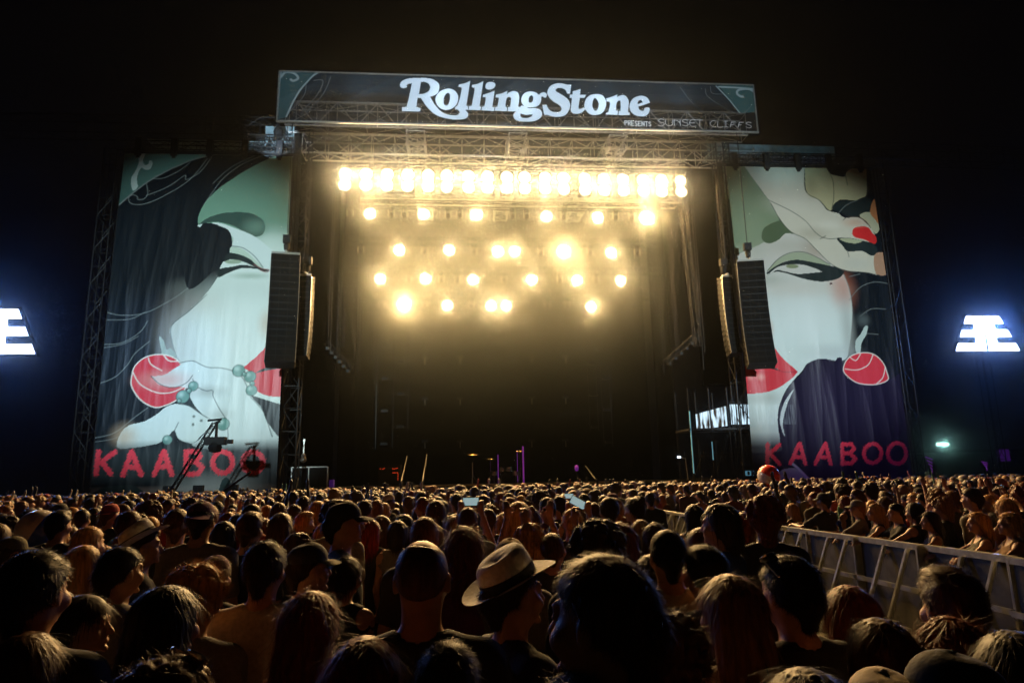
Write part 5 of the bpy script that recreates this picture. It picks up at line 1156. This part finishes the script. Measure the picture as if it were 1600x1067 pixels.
FG = [  # photo x, head top y, head width, look, label
 (61, 857, 92, dict(hair='short', hc='black', shirt='dark', skin=1), 'man with short black hair and dark shirt, large at the left edge'),
 (135, 850, 52, dict(hair='long', hc='blond', fem=True, shirt='black'), 'woman with long straight blond hair right of the big dark-haired man at left'),
 (193, 853, 56, dict(hair='short', hc='black', shirt='grey', turn=-25, skin=1), 'man with short black hair and grey collar, between long blond hair and fluffy blond hair'),
 (138, 921, 66, dict(hair='bun', hc='dark', fem=True, shirt='black', turn=-78), 'woman in profile facing right with bare shoulders and pinned dark hair'),
 (50, 985, 88, dict(hair='long', hc='brown', fem=True, shirt='dark'), 'woman with long brown hair in the bottom left corner'),
 (270, 915, 100, dict(hair='longfull', hc='black', fem=True, shirt='black', turn=-20), 'woman with full long black hair parted on top, large at lower left'),
 (312, 880, 78, dict(hair='curly', hc='blond', shirt='grey', turn=-10), 'person with fluffy blond curls behind the black-haired woman at lower left'),
 (338, 868, 46, dict(hair='short', hc='grey', shirt='dark', hat='capback', hatc='plum'), 'person in a patterned plum head cover beside the blond curls'),
 (268, 1027, 128, dict(hair='curly', hc='brown', fem=True, shirt='olive', turn=-30, glasses=True), 'person with curly brown hair and shining sunglasses on top, bottom edge at left'),
 (227, 817, 44, dict(hair='short', hc='dark', hat='fedora', hatc='white', bandc='dark', turn=-55, shirt='dark', tl=(-.55, .1)), 'man in a pale tilted brimmed hat with dark band, at left'),
 (316, 783, 42, dict(hair='short', hc='dark', hat='capback', hatc='plum', shirt='grey', turn=10), 'broad man with purple-lit cap and grey shirt, below the left banner'),  # plum cap: the purple light on it is put into the cloth colour
 (352, 813, 36, dict(hair='bob', hc='black', fem=True, shirt='black'), 'woman with black bobbed hair left of the man with thick brown hair'),
 (392, 797, 40, dict(hair='messy', hc='brown', shirt='dark'), 'man with thick upright brown hair behind the beige-shirted man'),
 (205, 797, 34, dict(hair='short', hc='brown', shirt='navy'), 'person with short brown hair above the pale tilted hat'),
 (22, 838, 38, dict(hair='short', hc='dark', hat='cap', hatc='olive', turn=-40), 'man in an olive cap facing right at the left edge'),
 (95, 795, 34, dict(hair='messy', hc='black', shirt='black'), 'person with bushy black hair right of the blue inflatable ball'),
 (416, 844, 62, dict(hair='short', hc='dark', shirt='beige'), 'man with dark hair, both ears showing, in a plain beige shirt'),
 (484, 848, 52, dict(hair='crew', hc='dark', hat='cap', hatc='dark', brimc='olive', turn=-50, shirt='black'), 'man in a dark cap with pale-lit brim pointing right, right of the beige shirt'),  # olive brim: light falling on the brim put into its colour
 (490, 923, 84, dict(hair='wavy', hc='auburn', fem=True, shirt='black', turn=-15), 'woman with long wavy dark red hair below the man in the dark cap'),
 (542, 868, 44, dict(hair='pony', hc='dark', fem=True, shirt='black', turn=-20), 'woman with tied dark hair and bare shoulder left of the bald man'),
 (572, 991, 112, dict(hair='long', hc='auburn', fem=True, shirt='black'), 'woman with straight auburn hair at the bottom edge, left of the centre'),
 (660, 842, 84, dict(hair='bald', hc='stubble', shirt='black', skin=0, s_sh=1), 'bald man with shining scalp and black shirt, large in the middle'),
 (540, 784, 44, dict(hair='crew', hc='black', hat='cap', hatc='black', turn=-70, shirt='black'), 'man in a black cap with reddish cheek, facing right'),
 (579, 810, 31, dict(hair='long', hc='red', fem=True, shirt='dark'), 'woman with long red hair right of the man in the black cap'),
 (597, 804, 30, dict(hair='long', hc='brown', fem=True, shirt='dark'), 'woman with long brown hair right of the red-haired woman'),
 (622, 812, 32, dict(hair='bob', hc='dark', fem=True, shirt='grey'), 'woman with dark bobbed hair left of the head above the bald man'),
 (664, 807, 46, dict(hair='short', hc='light', shirt='dark'), 'man with light brown hair directly behind the bald man'),
 (731, 792, 32, dict(hair='short', hc='brown', pose='phone', shirt='dark', phone=True), 'person holding up a bright phone in both hands, in the middle'),
 (726, 822, 56, dict(hair='wavy', hc='auburn', fem=True, shirt='plum'), 'woman with long wavy auburn hair right of the bald man'),
 (803, 862, 78, dict(hair='short', hc='dark', hat='fedora', hatc='white', bandc='black', turn=-62, shirt='black', tl=(-.42, .12)), 'person in a white brimmed hat with black band, tipped down to the right'),
 (797, 841, 44, dict(hair='crew', hc='brown', hat='capback', hatc='tan', shirt='grey'), 'person in a tan knitted cap just behind the white brimmed hat'),
 (827, 817, 44, dict(hair='curly', hc='blond', fem=True, shirt='grey', pose='up'), 'woman with messy blond curls and raised hands, behind the white hat'),
 (862, 831, 38, dict(hair='messy', hc='brown', shirt='dark', pose='up'), 'person with tousled brown hair and raised hands left of the big round head'),
 (931, 812, 80, dict(hair='afro', hc='dark', shirt='black', s_=1), 'person with a big round head of dark hair right of the middle'),
 (935, 864, 142, dict(hair='short', hc='brown', turn=55, shirt='black', skin=1), 'man with short hair turned left, biggest head right of the middle'),
 (894, 794, 32, dict(hair='short', hc='blond', pose='phone', phone=True, shirt='dark', turn=-15), 'blond person holding up a tilted phone, right of the middle'),
 (951, 776, 32, dict(hair='short', hc='dark', shirt='black'), 'man with dark round head just above the big round head of hair'),
 (928, 785, 28, dict(hair='short', hc='brown', shirt='black'), 'brown-haired man shoulder to shoulder with the dark round head'),
 (1041, 826, 56, dict(hair='crew', hc='black', shirt='beige', skin=1, flat=1), 'man with flat-topped black hair and beige shirt'),
 (1121, 785, 54, dict(hair='bob', hc='dark', turn=55, shirt='blue', skin=0), 'tall person with dark chin-length hair and blue top, facing left, right of the middle'),
 (1100, 849, 64, dict(hair='messy', hc='black', shirt='black', turn=15), 'person with bushy black hair behind the blond woman with the cup'),
 (1135, 895, 94, dict(hair='long', hc='light', fem=True, shirt='beige', pose='cupR', cup=True, turn=22), 'woman with long dark blond hair holding a beer cup, large at lower right'),
 (1228, 866, 82, dict(hair='short', hc='black', shirt='black', turn=20, glasses=True), 'man with short black hair and glasses pushed up, right of the blond woman'),
 (1037, 953, 50, dict(hair='curly', hc='brown', shirt='dark'), 'person with curly brown hair low behind the beer cup'),
 (1083, 787, 30, dict(hair='long', hc='black', fem=True, shirt='black'), 'person with long black hair left of the tall person in blue'),
 (968, 815, 50, dict(hair='wavy', hc='auburn', fem=True, shirt='plum'), 'woman with auburn hair half hidden right of the big round head'),
 (1322, 912, 60, dict(hair='long', hc='auburn', fem=True, shirt='tan'), 'woman with long auburn hair in front of the crowd barrier'),
 (1368, 963, 86, dict(hair='bob', hc='brown', fem=True, shirt='dark', turn=8), 'woman with bobbed brown hair low in front of the barrier'),
 (1478, 880, 88, dict(hair='messy', hc='brown', shirt='teal'), 'man with thick dark brown hair and teal top, in front of the barrier'),
 (1478, 962, 104, dict(hair='wavy', hc='auburn', fem=True, shirt='plum'), 'woman with wide wavy auburn hair below the man in the teal top'),
 (1478, 1018, 118, dict(hair='crew', hc='dark', hat='cap', hatc='dark', brimc='olive', turn=62, shirt='dark'), 'person in a dark cap with pale brim pointing left, bottom right edge'),
 (1376, 1046, 90, dict(hair='crew', hc='dark', hat='capback', hatc='beige', shirt='dark'), 'person in a beige cap cut off by the bottom edge at right'),
 (1573, 985, 90, dict(hair='longfull', hc='black', fem=True, shirt='black'), 'woman with full black hair in the bottom right corner'),
 (905, 1050, 60, dict(hair='curly', hc='dark', fem=True, shirt='black'), 'dark curly head barely showing at the bottom edge'),
 (15, 900, 60, dict(hair='short', hc='brown', shirt='dark'), 'brown-haired person cut by the left edge in front of the olive cap'),
 (440, 800, 34, dict(hair='long', hc='brown', fem=True, shirt='dark'), 'woman with long brown hair behind the beige-shirted man, to his right'),
 (468, 832, 40, dict(hair='curly', hc='brown', fem=True, shirt='black'), 'person with curly brown hair left of the man in the dark cap'),
 (1253, 1040, 96, dict(hair='long', hc='dark', fem=True, shirt='black', turn=15), 'woman with long dark hair low at the bottom edge right of the blond woman'),
 (700, 1000, 60, dict(hair='short', hc='dark', shirt='black'), 'dark-haired person low in the shadow right of the bald man'),
 (1016, 865, 50, dict(hair='bob', hc='black', fem=True, shirt='black'), 'woman with black bobbed hair between two tall heads right of the middle'),
]
LEAN = [  # beyond the barrier, arms over its rail
 (1237, 796, 28, dict(hair='long', hc='blond', fem=True, shirt='dark'), 'blond woman leaning on the barrier, leftmost of those leaning there'),
 (1285, 770, 30, dict(hair='crew', hc='dark', hat='cap', hatc='dark', shirt='dark'), 'broad man in a dark cap leaning on the barrier'),
 (1338, 781, 30, dict(hair='crew', hc='light', hat='cap', hatc='grey', shirt='grey'), 'man in a pale grey cap and grey shirt leaning on the barrier'),
 (1365, 786, 30, dict(hair='wavy', hc='blond', fem=True, shirt='dark'), 'woman with wavy blond hair leaning on the barrier right of the pale cap'),
 (1398, 786, 32, dict(hair='short', hc='black', shirt='black'), 'black-haired man in black leaning on the barrier'),
 (1426, 784, 32, dict(hair='bob', hc='dark', fem=True, shirt='black'), 'woman with dark bobbed hair leaning on the barrier'),
 (1450, 798, 36, dict(hair='long', hc='dark', fem=True, shirt='grey'), 'woman with long dark hair in a grey top with her arm along the rail'),
 (1524, 799, 38, dict(hair='long', hc='blond', fem=True, shirt='olive'), 'woman with long blond hair and olive top leaning on the barrier'),
 (1572, 800, 40, dict(hair='longfull', hc='blond', fem=True, shirt='tan'), 'woman with full blond hair leaning on the barrier near the right edge'),
 (1515, 761, 38, dict(hair='short', hc='dark', shirt='grey', pose='down', turn=40, skin=0, back=.45), 'tall man in profile facing left, above those leaning on the barrier'),
]
placed = []      # (x, y, px, top, halfwidth px)
FGG = 'concert crowd seen from behind'
def prop_phone(r, label, roll=0.):
    t = thing('phone', label, 'phone', tuple(r.matrix_basis @ Vector((0, .345, 1.80))), 'phones held up by the crowd'); t.rotation_euler = (0, roll, r.rotation_euler.z)
    MB().box((-.078, 0, -.038), (.078, .009, .038)).build('case', M['phone'], t); MB().box((-.072, -.003, -.034), (.072, -.001, .034)).build('screen', M['phone_screen'], t)
for px, top, wpx, d, lb in FG:
    d = dict(d); turn = radians(d.pop('turn', 0)); tl = d.pop('tl', (0, 0)); ph = d.pop('phone', 0); cup = d.pop('cup', 0); gl_ = d.pop('glasses', 0)
    for k in ('s_sh', 's_', 'flat'): d.pop(k, None)
    x, y, s = place(px, top, wpx, d['hair'], d.get('hat'))
    near = y < 4.2
    r = person(x, y, s, face_stage(x, y) + turn, lb, res='hi' if near else 'mid', tilt=(0, 0), mirror=bool(cup), **d)
    if d.get('hat') and tl != (0, 0):
        h = [c for c in r.children if c.name.startswith(('crown', 'cap'))][0]; yw = r.rotation_euler.z; RM = Matrix.Rotation(-yw, 3, 'Z') @ Matrix.Rotation(tl[0], 3, 'Y') @ Matrix.Rotation(tl[1], 3, 'X') @ Matrix.Rotation(yw, 3, 'Z'); h.rotation_euler = RM.to_euler(); pv = Vector((0, -.01, 1.66)); h.location = pv - RM @ pv
    placed.append((x, y, px, top, wpx / 2))
    if ph: prop_phone(r, 'bright phone held level over the middle of the crowd' if px < 800 else 'tilted bright phone held up right of the middle', 0 if px < 800 else .5)
    if cup:
        c_ = thing('beer_cup', 'plastic cup of beer held up by the blond woman at lower right', 'cup', tuple(r.matrix_basis @ Vector((.115, .325, 1.41))))
        MB().lathe([(0, 0), (.030, 0), (.044, .125), (.0425, .125), (.029, .003), (0, .003)], n=24).build('cup', M['cup'], c_, True); MB().lathe([(0, .006), (.0288, .006), (.0368, .075), (0, .075)], n=24).build('beer', M['beer'], c_, True)
    if gl_:
        g = MB(); gz = 1.79 if d['hair'] == 'curly' else 1.748
        for s_ in (-1, 1):
            g.lathe([(.028, 0), (.030, .004), (.032, 0), (.030, -.004), (.028, 0)], (s_ * .036, .050, gz), Matrix.Rotation(radians(-40), 3, 'X'), 16); g.lathe([(0, .001), (.028, 0)], (s_ * .036, .050, gz), Matrix.Rotation(radians(-40), 3, 'X'), 16); g.tube((s_ * .066, .05, gz), (s_ * .092, -.06, 1.70), .003)
        g.build('glasses', M['chrome'], r)
for px, top, wpx, d, lb in LEAN:
    d = dict(d); turn = radians(d.pop('turn', 50) + 22 * sin(px * 1.7)); back = d.pop('back', 0); pose = d.pop('pose', 'lean')
    x, y, s = place(px, top, wpx, d['hair'], d.get('hat'))
    Y = y; x = BX + .47 + back
    for _ in range(8):      # slide along the rail to the right sight line
        a = at(px, top, 10.); Y = x * 10 / a.x
    z = EYE.z + (a.z - EYE.z) * Y / 10; H = HTOP.get(d['hair'], 1.768); s = min(1.06, max(.86, z / H)); y = Y
    person(x, y, s, turn, lb, pose=pose, res='mid', group='people leaning over the crowd barrier' if not back else None, **d); placed.append((x, y, px, top, 18))

# blue and red beach balls
def beach_ball(c, r, mats, label):
    t = thing('beach_ball', label, 'beach ball', c); n = 24; seg = len(mats)
    for k in range(seg):
        mb_ = MB(); m = n // seg
        for j in range(17):
            ph = pi * j / 16
            for i in range(m + 1):
                th = 2 * pi * (k * m + i) / n; mb_.v.append((r * sin(ph) * cos(th), r * cos(ph), r * sin(ph) * sin(th)))
        for j in range(16):
            for i in range(m): a = j * (m + 1) + i; mb_.f.append((a, a + 1, a + m + 2, a + m + 1))
        mb_.build('segment', mats[k], t, True)
    return t
p = at(1201, 743, 21); beach_ball(p, .34, [M['redball'], M['redball'], M['redball'], M['ballwhite'], M['redball'], M['redball']], 'red inflatable ball with a white segment floating over the crowd').rotation_euler = (.5, .3, .6)
p = at(60, 829, 6.9); beach_ball(p, .19, [M['ballblue'], M['ballwhite'], M['ballblue'], M['ballblue']], 'blue and white inflatable ball among the heads at left').rotation_euler = (1.2, .5, .3)

# ---- fill: the rest of the crowd on a jittered packing
rng = random.Random(11)
cand = []
for i in range(-60, 75):
    for j in range(0, 62):
        x = i * .56 + (.28 if j % 2 else 0) + rng.uniform(-.19, .19); y = 2.6 + j * .50 + rng.uniform(-.17, .17)
        if y > 33.6: continue
        if y < 17.6 and 3.75 < x < 5.75: continue
        if y < 11.5 and 2.3 < x < 5.75: continue
        if y > 11 and rng.random() < .10: continue
        if x > 5 and y < 17.6 and x < 5.75: continue
        z = rng.gauss(1.69, .09); fem = rng.random() < .5; z = min(1.86, max(1.54, z - (.07 if fem else -.03)))
        if y < 12: z = min(z, 1.80)
        px, py = proj((x, y, z))
        if not (-70 < px < 1670): continue
        wpx = .19 * FPX / y / 2
        bad = any((x - a) ** 2 + (y - b) ** 2 < .36 ** 2 for a, b, *_ in placed)
        if not bad and y < 6.5:
            for a, b, qx, qt, qw in placed:
                if b > y - .25 and abs(px - qx) < (wpx + qw) * .85 and py < qt + 2.2 * qw: bad = True; break
        if bad: continue
        if y < 3.2 or (x > 5 and y < 3.6) or (x > 5 and y < 5.6 and px > 1520): continue
        cand.append((y, x, z, fem, px, py))
cand.sort()
print('crowd candidates', len(cand), 'listed', len(placed))
NI = 300 - len(placed) - 1
HM_ = ['short', 'messy', 'crew', 'short', 'curly', 'short', 'bald']; HF_ = ['long', 'wavy', 'pony', 'bob', 'bun', 'longfull', 'long']
HCW = ['black', 'dark', 'brown', 'brown', 'dark', 'light', 'blond', 'brown', 'auburn', 'dark', 'blond', 'light']
SHW = ['black', 'dark', 'grey', 'white', 'black', 'navy', 'olive', 'beige', 'dark', 'plum', 'red', 'black', 'teal']
HWORD = dict(short='short {} hair', messy='tousled {} hair', crew='cropped {} hair', curly='curly {} hair', bald='balding head of {} hair', long='long {} hair', wavy='wavy {} hair', pony='{} ponytail', bob='{} bobbed hair', bun='{} hair in a bun', longfull='full long {} hair')
ZONES = [(-200, 140, 'left of left banner'), (140, 200, 'below K of left banner'), (200, 250, 'below first A of left banner'), (250, 305, 'below second A of left banner'), (305, 360, 'below B of left banner'), (360, 440, 'below double O of left banner'),
         (440, 520, 'below left line array'), (520, 600, 'below left end of lamps'), (600, 680, 'below the red rack lights'), (680, 760, 'below the golden cymbal'), (760, 840, 'below the tall purple pole'), (840, 920, 'below the purple lantern'), (920, 1000, 'below the right light towers'),
         (1000, 1075, 'below right end of lamps'), (1075, 1180, 'below the scaffold'), (1180, 1240, 'below the red ball'), (1240, 1300, 'below As of right banner'), (1300, 1360, 'below B of right banner'), (1360, 1430, 'below double O of right banner'), (1430, 1510, 'below the distant floodlight'), (1510, 1900, 'below the right lit emblem')]
ORD = ['nearest', 'second nearest', 'third nearest', 'fourth nearest', 'fifth nearest', 'sixth nearest', 'seventh nearest', 'eighth nearest', 'ninth nearest', 'tenth nearest', 'eleventh nearest', 'twelfth nearest'] + [str(k) + 'th nearest' for k in range(13, 60)]
zc = {}
for q, (y, x, z, fem, px, py) in enumerate(cand[:NI]):
    hs = rng.choice(HF_ if fem else HM_); hc_ = rng.choice(HCW); sh_ = rng.choice(SHW); hat = None
    if not fem and rng.random() < .16: hat = rng.choice(['cap', 'cap', 'capback', 'fedora']); hs = 'crew'
    zn = next((n for a, b, n in ZONES if a <= px < b), 'at the far right'); zc[zn] = zc.get(zn, -1) + 1
    hatc = rng.choice(['dark', 'white', 'plum', 'black', 'red', 'beige'])
    desc = (HWORD[hs].format({'dark': 'dark brown'}.get(hc_, hc_)) if not hat else {'cap': hatc + ' peaked cap', 'capback': hatc + ' cap worn backwards', 'fedora': hatc + ' brimmed hat'}[hat])
    pose = 'up' if (q > 60 and rng.random() < .05) else ('phone' if (q > 60 and rng.random() < .02) else 'down')
    s = z / 1.765; yaw = face_stage(x, y) + rng.gauss(0, .38) + (rng.choice((-1, 1)) * 1.1 if rng.random() < .09 else 0)
    if x > 5 and y < 17.6: yaw += .25
    r = person(x, y, s, yaw, f'person with {desc}, {ORD[zc[zn]]} {zn}', pose=pose, fem=fem, hair=hs, hc=hc_, skin=rng.choice((0, 0, 1, 2)), shirt=sh_, hat=hat, hatc=hatc, res='mid', group=FGG)
    if pose == 'phone': prop_phone(r, f'small lit phone held up {zn}')
rest = cand[NI:]
def lod(fem, style, pose='down', hat=False):
    X = axis(((-.30, -.11, .045), (-.11, .11, .022), (.11, .30, .045))); Y = axis(((-.18, .16, .03),)); Z = axis(((-.02, 1.40, .07), (1.40, 1.82, .022)))
    sw = .165 if fem else .188; f = Field(X, Y, Z); torso(f, fem, sw); legs(f)
    for s_ in (-1, 1): f.cap((s_ * sw, -.01, 1.38), (s_ * (sw + .05), -.02, 1.1), .052, .045, .03); f.cap((s_ * (sw + .05), -.02, 1.1), (s_ * (sw + .03), .06, .85), .04, .035, .02)
    if pose == 'up':
        f = Field(axis(((-.36, .36, .035),)), axis(((-.18, .30, .03),)), axis(((-.02, 1.3, .07), (1.3, 2.06, .026)))); torso(f, fem, sw); legs(f)
        for s_ in (-1, 1): f.cap((s_ * sw, -.01, 1.38), (s_ * (sw + .08), .08, 1.56), .05, .045, .02); f.cap((s_ * (sw + .08), .08, 1.56), (s_ * (sw + .02), .14, 1.84), .042, .034, .01); f.ell((s_ * (sw + .01), .15, 1.92), (.045, .03, .075), .02)
    b = f.mesh(); f = Field(X, Y, axis(((1.42, 1.82, .020),))); head_parts(f, False, fem); h = f.mesh(); g = hair_field(style, 'lo'); 
    if hat: g.ell((0, -.012, 1.70), (.095, .112, .085), .01); g.ell((0, .10, 1.70), (.075, .07, .014), .01)
    hr = g.mesh()
    V = np.vstack([b[0], h[0], hr[0]]); F = np.vstack([b[1], h[1] + len(b[0]), hr[1] + len(b[0]) + len(h[0])]); cls = np.concatenate([np.zeros(len(b[0])), np.ones(len(h[0])), np.full(len(hr[0]), 2)]).astype(int); return V, F, cls
LODS = [(fm, lod(fm, st)) for fm, st in ((0, 'short'), (0, 'messy'), (0, 'curly'), (1, 'long'), (1, 'bob'), (1, 'pony'), (0, 'crew'), (1, 'longfull'))] + [(0, lod(0, 'crew', hat=True)), (0, lod(0, 'short', 'up')), (1, lod(1, 'bob', 'up'))]
VV, FF, CCc = [], [], []; off = 0
SK = [(.40, .20, .12), (.30, .14, .08), (.16, .075, .04)]
for (y, x, z, fem, px, py) in rest:
    fm, (V, F, cls) = rng.choice([l for l in (LODS[:-2] if rng.random() < .96 else LODS[-2:]) if l[0] == int(fem)]); s = z / 1.765; a = face_stage(x, y) + rng.gauss(0, .4); c_, s_ = cos(a) * s, sin(a) * s; V = V.copy(); hh = V[:, 2] - .9; V[:, 0] = V[:, 0] * rng.uniform(.9, 1.12) + hh * rng.gauss(0, .06); V[:, 1] = V[:, 1] * rng.uniform(.92, 1.1) + hh * rng.gauss(.02, .06)
    VV.append(np.stack([V[:, 0] * c_ - V[:, 1] * s_ + x, V[:, 0] * s_ + V[:, 1] * c_ + y, V[:, 2] * s], -1)); FF.append(F + off); off += len(V)
    sk = rng.choice(SK); tab = np.array([(*CC[rng.choice(SHW)], 1), (*sk, 1), (*HC[rng.choice(HCW)], 1)])
    if rng.random() < .13: tab[2][:3] = CC[rng.choice(['white', 'red', 'plum', 'grey', 'beige'])]
    tab[0, :3] *= .6; tab[2, :3] *= .55; tab[:, :3] *= rng.uniform(.7, 1.2); CCc.append(tab[cls])
cm = bpy.data.materials.new('crowd_colours'); cm.use_nodes = True; b = cm.node_tree.nodes['Principled BSDF']; a_ = cm.node_tree.nodes.new('ShaderNodeAttribute'); a_.attribute_name = 'tint'; cm.node_tree.links.new(a_.outputs['Color'], b.inputs['Base Color']); b.inputs['Roughness'].default_value = .55
o = link('far_crowd', np_mesh('far_crowd', np.vstack(VV), np.vstack(FF), [cm], True, {'tint': np.vstack(CCc)})); tag(o, 'dense far crowd of small heads in front of the stage', 'crowd', kind='stuff')
print('far crowd', len(rest), off)

# ------------------------------------------------------------------ air: stage haze over the whole site
hz = MB().box((-100, -28, -1.3), (100, 86, 42)).build('haze', mat('haze_air', (0, 0, 0))); hz['kind'] = 'stuff'
nt = hz.data.materials[0].node_tree; nt.nodes.clear(); out = nt.nodes.new('ShaderNodeOutputMaterial'); v = nt.nodes.new('ShaderNodeVolumePrincipled')
v.inputs['Color'].default_value = (.76, .88, 1, 1); v.inputs['Density'].default_value = .0014; v.inputs['Anisotropy'].default_value = .988
nt.links.new(v.outputs[0], out.inputs['Volume'])
# drifting smoke under the stage roof, thick near the lamps and thinning out downwards and towards the sides
sm = MB().box((-9.3, 36.3, 3.0), (16.9, 51.3, 23.9)).build('stage_smoke', mat('stage_smoke', (0, 0, 0))); sm['kind'] = 'stuff'
nt = sm.data.materials[0].node_tree; nt.nodes.clear(); out = nt.nodes.new('ShaderNodeOutputMaterial'); v = nt.nodes.new('ShaderNodeVolumePrincipled')
v.inputs['Color'].default_value = (.82, .93, .95, 1); v.inputs['Anisotropy'].default_value = .55
tc = nt.nodes.new('ShaderNodeTexCoord'); sx = nt.nodes.new('ShaderNodeSeparateXYZ'); nt.links.new(tc.outputs['Object'], sx.inputs[0])
nz = nt.nodes.new('ShaderNodeTexNoise'); nz.inputs['Scale'].default_value = .16; nz.inputs['Detail'].default_value = 3; nt.links.new(tc.outputs['Object'], nz.inputs['Vector'])
def mr(src, a, b, c, d):
    m = nt.nodes.new('ShaderNodeMapRange'); m.interpolation_type = 'SMOOTHSTEP'
    for i_, q_ in enumerate((a, b, c, d)): m.inputs[i_ + 1].default_value = q_
    nt.links.new(src, m.inputs[0]); return m.outputs[0]
def mul(a, b):
    m = nt.nodes.new('ShaderNodeMath'); m.operation = 'MULTIPLY'; nt.links.new(a, m.inputs[0]); nt.links.new(b, m.inputs[1]); return m.outputs[0]
dn = mul(mr(sx.outputs['Z'], 2.5, 15.5, .0, .0085), mr(nz.outputs['Fac'], .3, .7, .75, 1.2))
dn = mul(dn, mr(sx.outputs['X'], -9, -5, 0, 1)); dn = mul(dn, mr(sx.outputs['X'], 16.5, 12.5, 0, 1)); dn = mul(dn, mr(sx.outputs['Y'], 36.3, 38, 0, 1))
nt.links.new(dn, v.inputs['Density']); nt.links.new(v.outputs[0], out.inputs['Volume'])
S.cycles.volume_step_rate = 4
